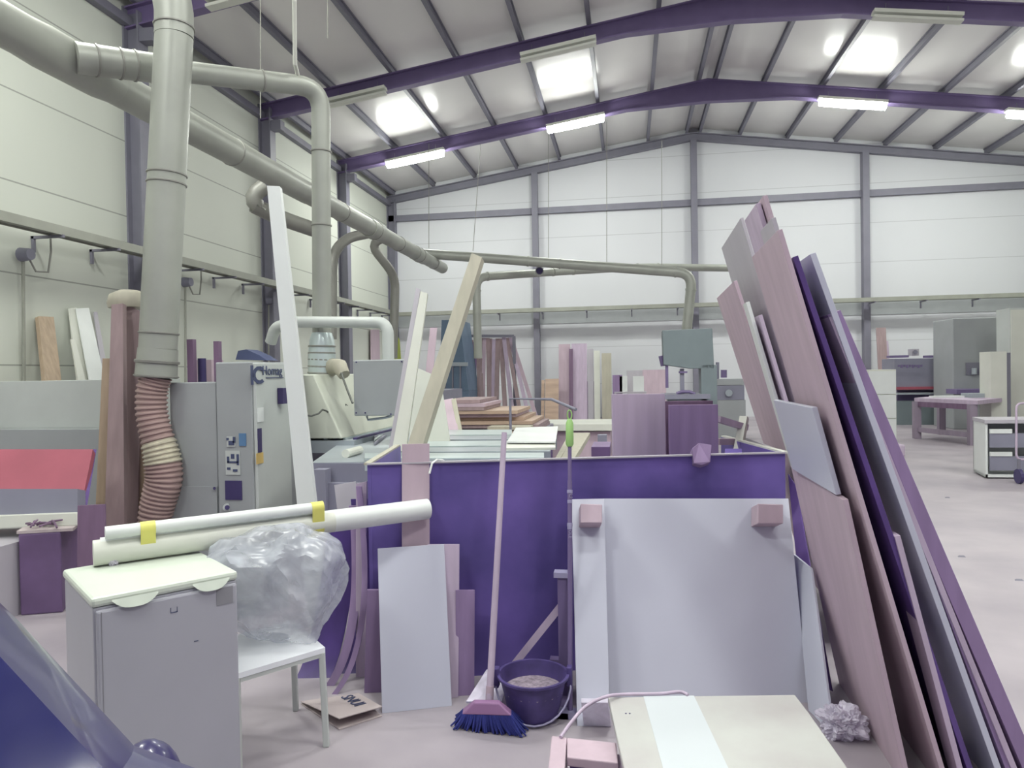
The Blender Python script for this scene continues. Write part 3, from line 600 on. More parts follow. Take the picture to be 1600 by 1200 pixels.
# ---------------- bandsaw
Yb = 12.6
bs = thing('bandsaw', U(1085, 690, Y=Yb), 'grey bandsaw with a large square upper wheel housing', 'machine')
def on(x0, y0, x1, y1, name, m, Y=Yb, dy=.4, zb=None, bev=0, par=None, base=None):
    a = MB(); bx(a, x0, y0, x1, y1, Y, dy, zb); return a.build(name, m, par or bs, bev=bev)
a = MB(); P = [U(x, y, Y=Yb) for x, y in ((1035, 516), (1113, 513), (1116, 576), (1080, 576), (1037, 570))]
a.slab(P, .45); a.build('upper_wheel_housing', 'teal_grey', bs, bev=.01)
on(1097, 570, 1120, 700, 'column', 'teal_grey', dy=.45, zb=0); on(1045, 622, 1105, 712, 'base', 'teal_grey', dy=.5, zb=0, bev=.01)
on(1036, 616, 1110, 624, 'table', 'paint_grey_dark', Y=Yb-.25, dy=.9); on(1063, 576, 1069, 618, 'blade_guide', 'paint_grey_dark', Y=Yb+.1, dy=.06)
on(1061, 580, 1074, 583, 'guide_plate', 'steel', Y=Yb+.05, dy=.1)
on(1040, 560, 1044, 606, 'guide_post', 'steel', Y=Yb+.05, dy=.06); MB().tube([U(1033, 556, Y=Yb+.2), U(1036, 572, Y=Yb+.2)], [.05, .04], 10).build('hand_wheel', 'steel', bs)
MB().tube([U(1057, 615, Y=Yb), U(1066, 612, Y=Yb), U(1077, 612, Y=Yb), U(1086, 616, Y=Yb)], .03, 8).build('fence', 'steel', bs)
# grey machine behind right of it
t = thing('drill_machine', U(1145, 680, Y=17), 'dark grey machine with dials right of the bandsaw', 'machine')
a = MB(); bx(a, 1121, 592, 1165, 602, 17, .8); a.build('top', 'paint_grey', t); a = MB(); bx(a, 1121, 602, 1163, 625, 17, .8); a.build('panel', 'paint_grey_dark', t); a = MB(); bx(a, 1122, 625, 1165, 655, 17, .8, zb=0); a.build('body', 'paint_grey', t)
MB().tube([U(1139, 614, Y=17), U(1139, 614, Y=16.9)], .08, 14).build('dial', 'metal_rail', t)
MB().tube([U(1131, 590, Y=17.2), U(1131, 578, Y=17.2)], .07, 10).build('motor', 'steel', t); MB().tube([U(1121, 592, Y=17.3), U(1121, 566, Y=17.3)], .04, 8).build('rod', 'paint_grey_dark', t)

# ---------------- right side clutter
wc = thing('cabinet', U(1378, 690, Y=16.2), 'white three-part cabinet right of the board stack', 'cabinet')
a = MB(); bx(a, 1349, 577, 1400, 690, 16.2, .7, zb=0); a.build('body', 'offwhite', wc)
zc = U(1378, 579, Y=16.2).z
for i in range(3):
    x0 = U(1357, 600, Y=16.2).x; x1 = U(1399, 600, Y=16.2).x; h = zc/3
    MB().box(x0, x1, 16.17, 16.2, i*h+.01, (i+1)*h-.01).build('drawer_front', 'white', wc)
t = thing('press_brake', U(1445, 665, Y=21), 'broad grey press machine with a red strip behind the workbench', 'machine')
a = MB(); bx(a, 1398, 559, 1482, 605, 21, 1.0); a.build('upper_body', 'paint_grey_dark', t, bev=.01)
a = MB(); bx(a, 1400, 626, 1480, 666, 21, 1.0, zb=0); a.build('lower_body', 'teal_grey', t)
a = MB(); bx(a, 1402, 604, 1470, 609, 20.95, .3); a.build('red_strip', 'red', t); a = MB(); bx(a, 1402, 609, 1476, 626, 21.3, .6); a.build('throat', 'steel', t)
a = MB(); bx(a, 1402, 613, 1480, 617, 20.9, .4); a.build('bar', 'metal_rail', t)
for (x0, x1) in ((1391, 1420), (1449, 1470)): a = MB(); bx(a, x0, 555, x1, 559, 21.2, .3); a.build('top_fitting', 'steel', t)
mk_ = MB()
for k_ in range(9):
    c = U(1403+k_*4.4, 573, Y=20.97); mk_.box(c.x, c.x+.05, 20.965, 20.98, c.z-.03*(k_ % 2), c.z+.05)
mk_.build('worn_lettering', 'steel', t)
t = thing('ventilator', U(1430, 556, Y=21.5), 'small grey fan unit on top of the press machine', 'ventilator'); a = MB(); bx(a, 1424, 545, 1436, 556, 21.4, .25, ); a.build('housing', 'ply_grey', t); MB().tube([U(1430, 550, Y=21.38), U(1430, 550, Y=21.3)], .06, 10).build('outlet', 'steel_grey', t)
a = MB(); bx(a, 1490, 495, 1581, 645, 19.5, 1.2, zb=0); t = thing('wide_machine', U(1535, 680, Y=19.5), 'tall grey-mauve machine behind the workbench at the right', 'machine'); a.build('body', 'paint_grey', t, bev=.02)
a = MB(); bx(a, 1510, 566, 1549, 586, 19.46, .1); a.build('opening', 'steel_grey', t)
a = MB(); bx(a, 1495, 608, 1549, 616, 18.9, .6); a.build('table', 'steel', t)
for x in (1522, 1535): MB().tube([U(x, 585, Y=19.4), U(x, 575, Y=19.4)], .06, 8).build('spindle', 'metal_rail', t)
# wooden workbench
wb = thing('workbench', U(1485, 700, Y=15.2), 'dark wooden workbench with clutter right of the white cabinet', 'workbench')
q0 = U(1430, 620, Y=15.6); q1 = U(1550, 625, Y=14.6)
ztop = .9
A0 = U(1437, 621, z=ztop); A1 = U(1522, 630, z=ztop); A2 = U(1552, 622, z=ztop); A3 = U(1460, 617, z=ztop)
w0 = U(1452, 685, z=0); w1 = U(1520, 697, z=0)
T0 = Vector((w0.x-.3, w0.y, ztop)); T1 = Vector((w1.x+.1, w1.y, ztop)); dd = Vector((1.0, .5, 0))
T2 = T1+Vector((.9, 1.0, 0)); T3 = T0+Vector((.9, 1.0, 0))
def hexz(pts, z0, z1): return MB().hexa([Vector((p.x, p.y, z0)) for p in pts], [Vector((p.x, p.y, z1)) for p in pts])
hexz([T0, T1, T2, T3], ztop-.08, ztop).build('top', 'wood_mauve', wb)
for p in (T0.lerp(T1, .06), T0.lerp(T1, .94), T3.lerp(T2, .06), T3.lerp(T2, .94)): MB().box(p.x-.07, p.x+.07, p.y-.0, p.y+.14, 0, ztop-.08).build('leg', 'wood_grey', wb)
a = T0.lerp(T1, .06)+Vector((0, .08, -.7)); b = T0.lerp(T1, .94)+Vector((0, .08, -.7)); MB().ribbon(a, b, .06, .1).build('rail', 'wood_grey', wb); MB().ribbon(a+Vector((0, 0, .57)), b+Vector((0, 0, .57)), .05, .12).build('apron', 'wood_dark', wb)
t = T0.lerp(T2, .3)
MB().box(t.x-.1, t.x+.5, t.y, t.y+.3, ztop, ztop+.04).build('wood_offcut', 'white', label='pale offcut lying on the dark wooden workbench', cat='offcut')
MB().box(t.x+.55, t.x+1.0, t.y-.1, t.y+.3, ztop, ztop+.09).build('tool_case', 'metal_rail', label='grey case lying on the dark wooden workbench', cat='case')
# narrow white cupboard and big white cupboard at the right edge
t = thing('cupboard', U(1565, 660, Y=16.5), 'narrow white upright cupboard behind the drawer unit', 'cupboard'); a = MB(); bx(a, 1549, 549, 1573, 660, 16.5, .5, zb=0); a.build('body', 'offwhite', t)
a = MB(); bx(a, 1573, 551, 1579, 660, 16.6, .4, zb=0); a.build('dark_side', 'steel_grey', t)
t = thing('cupboard', U(1620, 660, Y=17.6), 'large white upright cupboard cut by the right edge', 'cupboard'); a = MB(); bx(a, 1579, 479, 1660, 660, 17.6, .6, zb=0); a.build('body', 'paint_light', t)
a = MB(); bx(a, 1581, 483, 1618, 655, 17.57, .03); a.build('door', 'offwhite', t)
# drawer unit near right edge
N0 = U(1540, 748, z=0); N1 = U(1521, 738, z=0); 
du = thing('drawer_unit', N0+Vector((.5, .3, 0)), 'white low drawer unit with open drawers at the right edge', 'drawer unit')
fr = Vector((1, 0, 0)); bk = (N1-N0); bk.z = 0; bk = U(1521, 738, z=0)-N0; wd_ = 1.25; zt_ = 1119 and (H-(652-567)/1119*11.0)
zt_ = .78
def quadz(o, u, v, z0, z1): return MB().hexa([o+Vector((0, 0, z0)), o+u+Vector((0, 0, z0)), o+u+v+Vector((0, 0, z0)), o+v+Vector((0, 0, z0))], [o+Vector((0, 0, z1)), o+u+Vector((0, 0, z1)), o+u+v+Vector((0, 0, z1)), o+v+Vector((0, 0, z1))])
N0 = Vector((N0.x, N0.y, 0)); W = fr*wd_
quadz(N0, fr*.03, bk, .02, zt_).build('side', 'white', du); quadz(N0+W, fr*.03, bk, .02, zt_).build('side', 'white', du)
quadz(N0-Vector((.02, .03, 0)), W+fr*.05, bk*1.02, zt_, zt_+.05).build('top', 'ply_grey', du); quadz(N0, W, bk, .02, .06).build('bottom', 'white', du); quadz(N0+bk*.95, W, bk*.05, .06, zt_).build('back', 'paint_grey', du)
for z0 in (.12, .44):
    d = quadz(N0+fr*.05+Vector((0, -.02, 0)), fr*1.15, Vector((0, .03, 0)), z0, z0+.2).build('drawer', 'paint_grey_dark', du)
    quadz(N0+fr*.05+Vector((0, -.03, 0)), fr*.28, Vector((0, .03, 0)), z0+.2, z0+.26).build('drawer_rail', 'white', d)
# trolley hoop
p = U(1590, 640, D=9.4); base = U(1590, 717, D=9.4)
tl = thing('trolley', Vector((base.x+.3, base.y, 0)), 'tubular hand trolley hoop at the right edge before the drawer unit', 'trolley')
h0 = U(1588, 705, D=9.6); h1 = U(1588, 640, D=9.6); h2 = U(1600, 630, D=9.6); h3 = U(1640, 630, D=9.6); h4 = U(1640, 705, D=9.6); h5 = U(1600, 718, D=9.6)
MB().tube([h1, *arc(h1, U(1588, 630, D=9.6), h3, .08), *arc(h3, h3, h4, .01, 2)[:1], h4, *arc(h4, U(1640, 718, D=9.6), h5, .08)[1:], *arc(h5, U(1588, 718, D=9.6), h1, .08), h1], .014, 10).build('hoop', 'wood_mauve', tl, smooth=60)
for x in (1592, 1636): q = U(x, 717, D=9.6); MB().box(q.x-.015, q.x+.015, q.y-.015, q.y+.015, .1, q.z).build('upright', 'steel_grey', tl); MB().tube([(q.x-.02, q.y, .1), (q.x+.02, q.y, .1)], .1, 14).build('wheel', 'black', tl)
# low objects on the floor
a = MB(); bx(a, 1392, 695, 1415, 707, 13.6, .5, zb=0); a.build('floor_mat_roll', 'wood_mauve', label='low mauve-grey block on the floor beside the stack', cat='block', bev=.03)
a = MB(); p = U(1412, 775, z=0); a.box(p.x-.25, p.x+.02, p.y, p.y+.04, 0, .4); a.build('board_offcut', 'wood_pink', label='small pale board standing on the floor behind the stack', cat='offcut')
for (x, y, lab) in ((1480, 778, 'tiny dark chip on the open floor, farther one'), (1502, 870, 'tiny dark chip on the open floor, middle one'), (1592, 907, 'tiny dark chip at the right edge of the floor')):
    p = U(x, y, z=0); MB().hexa([(p.x-.03, p.y-.01, 0), (p.x+.03, p.y-.015, 0), (p.x+.02, p.y+.02, 0), (p.x-.02, p.y+.02, 0)], [(p.x-.02, p.y, .01), (p.x+.02, p.y, .012), (p.x+.01, p.y+.01, .01), (p.x-.01, p.y+.01, .01)]).build('wood_chip', 'steel_grey', label=lab, cat='chip')

# ================================================================ DARK BIN AND ITS CONTENTS
bn = thing('offcut_bin', (-.3, 4.2, 0), 'open-topped dark bin full of offcuts in the middle, violet haze in its colour', 'bin')
FL, FR, BR, BL = Vector((-1.35, 3.55, 0)), Vector((.84, 4.11, 0)), Vector((.64, 5.1, 0)), Vector((-1.5, 4.5, 0))
zb_ = 1.135
nf = (FR-FL).normalized(); nb = Vector((-nf.y, nf.x, 0))
def wall(a, b, th, name, m='hazed_panel', zt=zb_):
    n = (b-a).normalized().cross(Vector((0, 0, 1))); n = -n
    return MB().hexa([a, b, b+n*th, a+n*th], [v+Vector((0, 0, zt)) for v in (a, b, b+n*th, a+n*th)]).build(name, m, bn)
wall(FL, FR, .02, 'front_panel'); wall(FR, BR, .02, 'end_panel'); wall(BR, BL, .02, 'back_panel', zt=.9); wall(BL, FL, .02, 'end_panel')
MB().ribbon(FL+Vector((0, 0, zb_+.004)), FR+Vector((0, 0, zb_+.004)), .03, .008).build('rim', 'ply_grey', bn)
MB().ribbon(FL+Vector((0, 0, zb_+.004)), BL+Vector((0, 0, zb_+.004)), .035, .012).build('rim', 'wood_beige', bn); MB().ribbon(FR+Vector((0, 0, zb_+.004)), BR+Vector((0, 0, zb_+.004)), .035, .012).build('rim', 'offwhite', bn)
MB().hexa([FL+nb*.05+nf*.05, FR+nb*.05-nf*.05, BR-nb*.05-nf*.05, BL-nb*.05+nf*.05], [v+Vector((0, 0, .1)) for v in (FL+nb*.05+nf*.05, FR+nb*.05-nf*.05, BR-nb*.05-nf*.05, BL-nb*.05+nf*.05)]).build('floor_plate', 'hazed_panel', bn)
def stand(name, x0, y0, x1, y1, D0, D1_, m, lab, th=.02, zb=.1):
    a, b = U(x0, y0, D=D0), U(x1, y1, D=D1_)
    return MB().slab([Vector((a.x, a.y, zb)), Vector((b.x, b.y, zb)), b, a], th).build(name, m, label=lab, cat='board', bev=.002)
stand('board', 957, 616, 1039, 615, 4.35, 4.45, 'wood_mauve', 'upright grey-mauve board in the bin, left of the brownish one')
stand('board', 1046, 633, 1122, 632, 4.42, 4.5, 'wood_hazed', 'upright brownish-violet board in the bin, right of the grey-mauve one')
stand('board', 1040, 627, 1114, 626, 4.55, 4.62, 'wood_dark', 'dark board just behind the brownish-violet one in the bin')
for i, (x0, y0, x1, y1, m, lab) in enumerate(((1152, 712, 1163, 652, 'offwhite', 'white stick poking up in the bin near the leaning stack'), (1122, 655, 1165, 668, 'wood_mauve', 'mauve branch-like offcut lying across the right of the bin'), (1120, 690, 1150, 690, 'wood_pink', 'pinkish offcut lying low at the right of the bin'))):
    a = U(x0, y0, D=4.6); b = U(x1, y1, D=4.7); MB().ribbon(a, b, .05, .04).build('offcut', m, label=lab, cat='offcut')
slabq('board', [(1160, 682, Dq(4.8)), (1216, 703, Dq(4.2)), (1216, 740, Dq(4.2)), (1160, 740, Dq(4.8))], .015, 'ply_grey', 'grey board inside the right end of the bin', 'board')
a = MB(); p = U(1130, 706, D=4.4); 
MB().slab([U(1133, 701, D=4.3), U(1159, 701, D=4.3), U(1159, 712, D=4.25), U(1133, 712, D=4.25)], .1).build('offcut', 'hazed_panel', label='small dark block lying in the right of the bin', cat='offcut')
# block clamped at rim
a = MB(); c = U(1097, 708, D=3.92); 
P = [U(1082, 700, D=3.86), U(1092, 692, D=3.9), U(1112, 695, D=3.86), U(1110, 722, D=3.84), U(1096, 727, D=3.84), U(1084, 724, D=3.84)]
a.slab(P, .08, away=True); a.build('wood_block', 'wood_hazed', label='small tilted wooden block hanging on the rim of the bin', cat='block', bev=.003)
# white cord on rim
MB().tube([U(671, 740, D=3.68), U(675, 724, D=3.7), U(683, 718, D=3.74), U(691, 719, D=3.78), U(697, 723, D=3.9)], .006, 6).build('string', 'white', label='white string looped over the rim of the bin', cat='string')

# boards against the front of the bin
slabq('board', [(628, 694, Dq(3.74)), (671, 693, Dq(3.76)), (672, 1100, Dq(3.62)), (628, 1100, Dq(3.60))], .018, 'wood_pink', 'tall pinkish-brown board leaning on the bin behind the white one', zb=0)
slabq('board', [(590, 857, Dq(3.62)), (694, 850, Dq(3.64)), (706, 1103, dict(z=0)), (597, 1115, dict(z=0))], .016, 'melamine', 'pale grey-white board standing on the floor left of the broom')
slabq('board', [(668, 850, Dq(3.68)), (718, 850, Dq(3.70)), (716, 1090, dict(z=0)), (672, 1094, dict(z=0))], .016, 'wood_mauve', 'mauve board just behind the pale board, its edge showing on the right')
slabq('board', [(712, 922, Dq(3.64)), (742, 922, Dq(3.66)), (741, 1086, dict(z=0)), (712, 1088, dict(z=0))], .02, 'wood_hazed', 'short mauve board nearest the broom handle')
slabq('board', [(573, 922, Dq(3.60)), (606, 922, Dq(3.60)), (606, 1082, dict(z=0)), (569, 1083, dict(z=0))], .02, 'wood_hazed', 'short mauve board left of the pale grey-white board')
slabq('board', [(893, 780, Dq(3.68)), (944, 779, Dq(3.70)), (953, 1134, dict(z=0)), (902, 1135, dict(z=0))], .016, 'melamine', 'narrow white board leaning on the bin, right behind the green-capped pole')
slabq('board', [(943, 779, Dq(3.74)), (1232, 779, Dq(3.94)), (1264, 1098, dict(z=0)), (951, 1110, dict(z=0))], .018, 'melamine', 'very large square white board leaning on the front of the bin')
def ray(px, py, a, b, c, off=0):
    """where the line of sight meets the plane through a, b, c"""
    n = (b-a).cross(c-a).normalized(); d = U(px, py, D=1)-Vector((0, 0, H)); n = -n if n.dot(d) > 0 else n
    return Vector((0, 0, H))+d*((a+n*off-Vector((0, 0, H))).dot(n)/d.dot(n))
for (x0, y0, x1, y1, pl, lab) in ((907, 787, 941, 817, (U(893, 780, D=3.68), U(902, 1135, z=0), U(953, 1134, z=0)), 'left wooden block fixed at the top of the white boards'), (1184, 787, 1224, 818, (U(943, 779, D=3.74), U(951, 1110, z=0), U(1264, 1098, z=0)), 'right wooden block fixed at the top of the white boards')):
    MB().slab([ray(x0, y0, *pl, .10), ray(x1, y0+1, *pl, .10), ray(x1, y1, *pl, .10), ray(x0, y1, *pl, .10)], .098).build('wood_block', 'wood_pink', label=lab, cat='block', bev=.004)
# bent dark sheets, left of the bin
for i, (xt, yt, xm_, ym, xb, yb, w, D, m, lab) in enumerate(((512, 826, 488, 980, 462, 1080, 52, 3.95, 'bent_ply', 'dark bent sheet, leftmost of the bent sheets left of the bin'), (545, 790, 545, 960, 508, 1086, 14, 3.85, 'wood_hazed', 'narrow bent strip between the dark bent sheets'),
                                                         (548, 780, 552, 960, 515, 1085, 46, 4.0, 'bent_ply', 'dark bent sheet, rightmost of the bent sheets left of the bin'), (556, 760, 562, 960, 518, 1086, 9, 3.75, 'wood_hazed', 'narrow bent strip nearest the bin'))):
    top, mid, bot = U(xt, yt, D=D+.1), U(xm_, ym, D=D-.02), U(xb, yb, D=D-.15); bot.z = max(0, 0); n = 14; L = []; 
    for k in range(n+1):
        q = k/n; p = top*(1-q)*(1-2*q)+mid*4*q*(1-q)+bot*q*(2*q-1); L.append(p)
    mn = min(p.z for p in L); 
    sx = R0*(w*D/F); a = MB()
    vs = []
    for p in L: vs += [p, p+sx, p+sx+FH*.008, p+FH*.008]
    fs = [(0, 1, 2, 3), tuple(4*n+j for j in (3, 2, 1, 0))]+[(4*k+j, 4*k+4+j, 4*k+4+(j+1) % 4, 4*k+(j+1) % 4) for k in range(n) for j in range(4)]
    a.add(vs, fs); a.build('bent_sheet', m, label=lab, cat='sheet', smooth=40)
slabq('board', [(508, 832, Dq(4.2)), (540, 820, Dq(4.2)), (520, 960, Dq(4.1)), (498, 960, Dq(4.1))], .02, 'wood_brown', 'short brownish board behind the bent sheets', zb=0)
slabq('board', [(556, 756, Dq(3.9)), (573, 752, Dq(3.9)), (572, 1060, Dq(3.8)), (556, 1060, Dq(3.8))], .02, 'wood_mauve', 'narrow mauve board against the left end of the bin', zb=0)
slabq('board', [(522, 758, Dq(4.3)), (556, 752, Dq(4.3)), (566, 820, Dq(4.25)), (530, 820, Dq(4.25))], .02, 'ply_grey', 'grey offcut under the edge of the sliding table', zb=0)
# tall white plank
slabq('plank', [(417, 290, Dq(4.55)), (437, 291, Dq(4.55)), (517, 1000, Dq(4.35)), (484, 1000, Dq(4.35))], .05, 'white', 'very tall narrow white plank leaning left, from floor to above the machine', 'plank', zb=0)
# two leaning timbers
slabq('timber', [(737, 395, Dq(5.9)), (753, 402, Dq(5.9)), (659, 700, Dq(5.5)), (628, 720, Dq(5.5))], .09, 'wood_beige', 'thick beige timber leaning up to the right from the sliding table', 'timber')
slabq('timber', [(657, 455, Dq(5.95)), (668, 458, Dq(5.95)), (634, 705, Dq(5.6)), (612, 705, Dq(5.6))], .05, 'offwhite', 'white timber leaning just left of the thick beige one', 'timber')
slabq('timber', [(650, 449, Dq(5.97)), (657, 452, Dq(5.97)), (616, 702, Dq(5.62)), (607, 702, Dq(5.62))], .06, 'ply_grey', 'grey timber touching the left side of the leaning white timber', 'timber')
slabq('board', [(672, 512, Dq(7.4)), (683, 512, Dq(7.4)), (675, 600, Dq(7.3)), (663, 600, Dq(7.3))], .02, 'wood_pink', 'pinkish board end showing between the leaning timbers', zb=0)
slabq('board', [(640, 570, Dq(6.9)), (688, 590, Dq(6.9)), (700, 668, Dq(6.8)), (640, 672, Dq(6.8))], .02, 'offwhite', 'cream board standing behind the crossing leaning timbers', zb=0)

# ================================================================ LEANING BOARD STACK ON THE RIGHT
def lean(y, xf, xt, z, w, th, m, label, skew=0, name='board', zb=0):
    """rectangular board leaning to the left: near edge at depth y, foot at xf, top edge at xt and height z, w wide away from the viewer"""
    B, T = Vector((xf, y, 0)), Vector((xt, y+skew, z)); B = B.lerp(T, zb/z); wv = Vector((.02*w, w, 0)); nrm = wv.cross(T-B).normalized()
    if nrm.x < 0: nrm = -nrm
    q = [B, B+wv, T+wv, T]; a = MB(); a.hexa(q, [p+nrm*th for p in q])
    return a.build(name, m, label=label, cat='board', bev=.0015)
lean(4.40, 1.25, .62, 2.12, 1.0, .02, 'wood_pink', 'leftmost tall pinkish board of the leaning stack', zb=.12)
lean(4.25, 1.20, .665, 1.98, .13, .02, 'white', 'narrow white strip of the leaning stack, right of the leftmost board', zb=.12)
lean(4.20, 1.25, .725, 1.90, .85, .02, 'wood_mauve', 'mid-height mauve board in the left part of the leaning stack')
lean(4.45, 1.35, .67, 2.50, 1.05, .018, 'ply_grey', 'pale grey board with a slanted top near the top left of the stack')
lean(3.05, 1.175, .58, 2.21, .28, .018, 'ply_grey', 'grey board under the tallest one, top of the stack')
lean(3.31, 1.20, .565, 2.33, .36, .02, 'wood_mauve', 'board just behind the pale grey one, near the stack top')
lean(3.26, 1.225, .585, 2.35, .3, .02, 'wood_pink', 'tallest board of the leaning stack')
lean(2.83, 1.14, .56, 2.12, .65, .018, 'wood_pink', 'broad pinkish board forming the middle face of the stack')
lean(2.85, 1.245, .618, 2.02, .70, .02, 'dark_ply', 'board right of the broad pinkish board, shade of the deep gap in its colour')  # dark colour paints the shade between the boards
lean(2.86, 1.345, .682, 2.03, .45, .022, 'melamine', 'rounded-top whitish board in the right part of the stack')
lean(2.88, 1.39, .79, 1.74, .5, .02, 'wood_hazed', 'purplish board right behind the whitish one in the stack')
lean(2.87, 1.41, .75, 1.79, .5, .02, 'wood_mauve', 'mauve board just inside the rightmost one of the stack')
lean(2.88, 1.455, .748, 1.80, .3, .05, 'wood_hazed', 'thick purplish board, rightmost of the leaning stack')
lean(2.86, 1.01, .79, 1.10, .96, .02, 'wood_pink', 'low pinkish board at the very front of the stack')
lean(2.84, 1.20, .965, .97, .12, .02, 'wood_mauve', 'short board with a pale edge, low in the stack gap')
pb = [Vector((.785, 2.93, 1.106)), Vector((.785, 3.68, 1.106)), Vector((.70, 3.68, 1.445)), Vector((.70, 2.93, 1.445))]
MB().hexa(pb, [p+Vector((.02, 0, .004)) for p in pb]).build('board', 'melamine', label='small white board perched on the low pinkish board of the stack', cat='board', bev=.002)
slabq('board', [(1240, 866, dict(z=.62)), (1267, 888, dict(z=.62)), (1302, 1150, dict(z=0)), (1263, 1110, dict(z=0))], .012, 'melamine', 'translucent-looking grey panel right of the large white board', 'board')
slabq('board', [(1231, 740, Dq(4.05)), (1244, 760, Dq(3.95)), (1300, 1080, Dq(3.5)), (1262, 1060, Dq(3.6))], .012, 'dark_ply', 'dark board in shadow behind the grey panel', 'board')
# crumpled film
def crumple(c, rx, ry, rz, name, m, label, cat, sub=4, amp=.35, freq=3.0, seed=0, parent=None, flat=.0, smooth=25):
    import bmesh
    b = bmesh.new(); bmesh.ops.create_icosphere(b, subdivisions=sub, radius=1); me = MB(); idx = {}
    for v in b.verts:
        n = noise.noise(v.co*freq+Vector((seed, 0, 0))); n2 = abs(noise.noise(v.co*freq*2.6+Vector((0, seed, 3))))
        s = 1+amp*n-amp*.8*n2; p = v.co*s
        idx[v.index] = len(me.v); me.v.append(Vector(c)+Vector((0, 0, 0))+R0*p.x*rx+FH*p.y*ry+Vector((0, 0, max(p.z, -1+flat)*rz)))
    me.f = [tuple(v.index for v in f.verts) for f in b.faces]; b.free()
    return me.build(name, m, parent, smooth=smooth, label=label, cat=cat)
p = U(1316, 1150, z=0); crumple(p+Vector((0, 0, .06)), .10, .09, .075, 'crumpled_film', 'film', 'crumpled clear plastic film on the floor before the leaning stack', 'film', sub=5, amp=.42, freq=2.6, seed=4, smooth=20)

# ================================================================ BROOM, BUCKET, POLE
br = thing('broom', U(765, 1135, D=3.2), 'broom with blue bristles and a long pale handle leaning on the bin', 'broom')
hb_ = U(764, 1104, D=3.26); ht = U(788, 676, D=3.58)
MB().tube([hb_, ht], [.017, .014], 12).build('handle', 'wood_mauve', br, smooth=50); MB().tube([hb_-Vector((0, 0, .03)), hb_+(ht-hb_)*.07], .019, 12).build('socket', 'wood_pink', br, smooth=50)
bL, bR = U(722, 1105, D=3.24), U(800, 1107, D=3.16); cL_, cR_ = U(709, 1133, z=.0), U(822, 1146, z=.0)
dp = FH*.03
MB().hexa([bL-dp-Vector((0, 0, .02)), bR-dp-Vector((0, 0, .02)), bR+dp-Vector((0, 0, .02)), bL+dp-Vector((0, 0, .02))], [bL.lerp(bR, .25)-dp*.6+Vector((0, 0, .03)), bL.lerp(bR, .75)-dp*.6+Vector((0, 0, .03)), bL.lerp(bR, .75)+dp*.6+Vector((0, 0, .03)), bL.lerp(bR, .25)+dp*.6+Vector((0, 0, .03))]).build('head', 'pink', br, bev=.006)
random.seed(2); bm_ = MB()
for i in range(44):
    for j in range(5):
        q = i/43; t0 = bL.lerp(bR, .02+.96*q)+dp*(j/2-1)*.8-Vector((0, 0, .02)); t1 = cL_.lerp(cR_, q)+FH*(-.035+.03*j)+Vector((random.uniform(-.012, .012), random.uniform(-.012, .012), 0)); t1.z = .004
        bm_.tube([t0, t0.lerp(t1, .5)+Vector((0, 0, -.005)), t1], [.004, .006, .004], 5)
bm_.build('bristles', 'bristle', br)
# bucket
bc_ = U(834, 1120, D=3.33); bc_.z = 0; 
bk_ = thing('bucket', bc_, 'black rubber bucket with wire handle and debris inside, next to the broom', 'bucket')
rt = .163; rb_ = .105; hh = .205
MB().lathe(bc_, [(rb_*.9, 0), (rb_, .005), (rb_+.02, .06), (rt-.01, hh-.02), (rt+.005, hh-.01), (rt+.005, hh), (rt-.008, hh), (rt-.015, hh-.03), (.125, .09), (.02, .08)], 36).build('body', 'rubber', bk_, smooth=40)
MB().lathe(bc_, [(.02, .09), (.13, .10), (.142, .135), (.09, .15), (.04, .158), (.01, .15)], 24).build('debris', 'debris', bk_, smooth=40)
wp = []
for k in range(15):
    a = math.pi*k/14; wp.append(bc_+R0*(math.cos(a)*(rt+.012))+(-FH*.55+Vector((0, 0, -.75))).normalized()*math.sin(a)*.2+Vector((0, 0, hh-.03)))
MB().tube(wp, .005, 8).build('wire_handle', 'wire', bk_, smooth=60)
for s in (-1, 1): p = bc_+R0*s*(rt+.006)+Vector((0, 0, hh-.02)); MB().box(p.x-.012, p.x+.012, p.y-.02, p.y+.02, p.z-.04, p.z+.05).build('lug', 'rubber', bk_, bev=.004)
# dust pan like white sheet behind the broom
slabq('plastic_sheet', [(760, 1046, Dq(3.55)), (800, 1044, Dq(3.5)), (784, 1096, Dq(3.3)), (728, 1096, Dq(3.32))], .01, 'film', 'pale plastic sheet behind the broom head and bucket', 'sheet')
# telescopic pole
po = thing('telescopic_pole', U(891, 1150, D=3.2), 'thin dark telescopic pole with a light green cap beside the white boards', 'pole')
b0 = U(891, 1120, z=0); t0 = U(890, 655, D=3.62)
lp = lambda q: b0.lerp(t0, q)
MB().tube([lp(0), lp(.78)], .0115, 12).build('lower_tube', 'steel', po, smooth=50); MB().tube([lp(.78), lp(.93)], .0095, 12).build('upper_tube', 'steel', po, smooth=50)
MB().tube([lp(.9), lp(.91), lp(.985), lp(1.0)], [.013, .02, .019, .011], 14).build('green_cap', 'green', po, smooth=50)
ring = [lp(1.0)+R0*.011*math.cos(a)+Vector((0, 0, .022+.024*math.sin(a))) for a in [math.pi*2*k/12 for k in range(13)]]
MB().tube(ring, .004, 6).build('hanging_loop', 'green', po)
for q, w in ((.735, .014), (.70, .0125), (.62, .014), (.61, .0125)): MB().tube([lp(q), lp(q+.012)], w, 12).build('clamp_ring', 'wire', po)
text('OLE', 'lettering', lp(.61)+R0*-.006-FH*.0125, (lp(1)-lp(0)).normalized()*-1, R0, .022, 'wire', po, depth=.002)
text('C', 'lettering', lp(.72)+R0*-.006-FH*.0125, R0, (0, 0, 1), .03, 'wire', po, depth=.002)
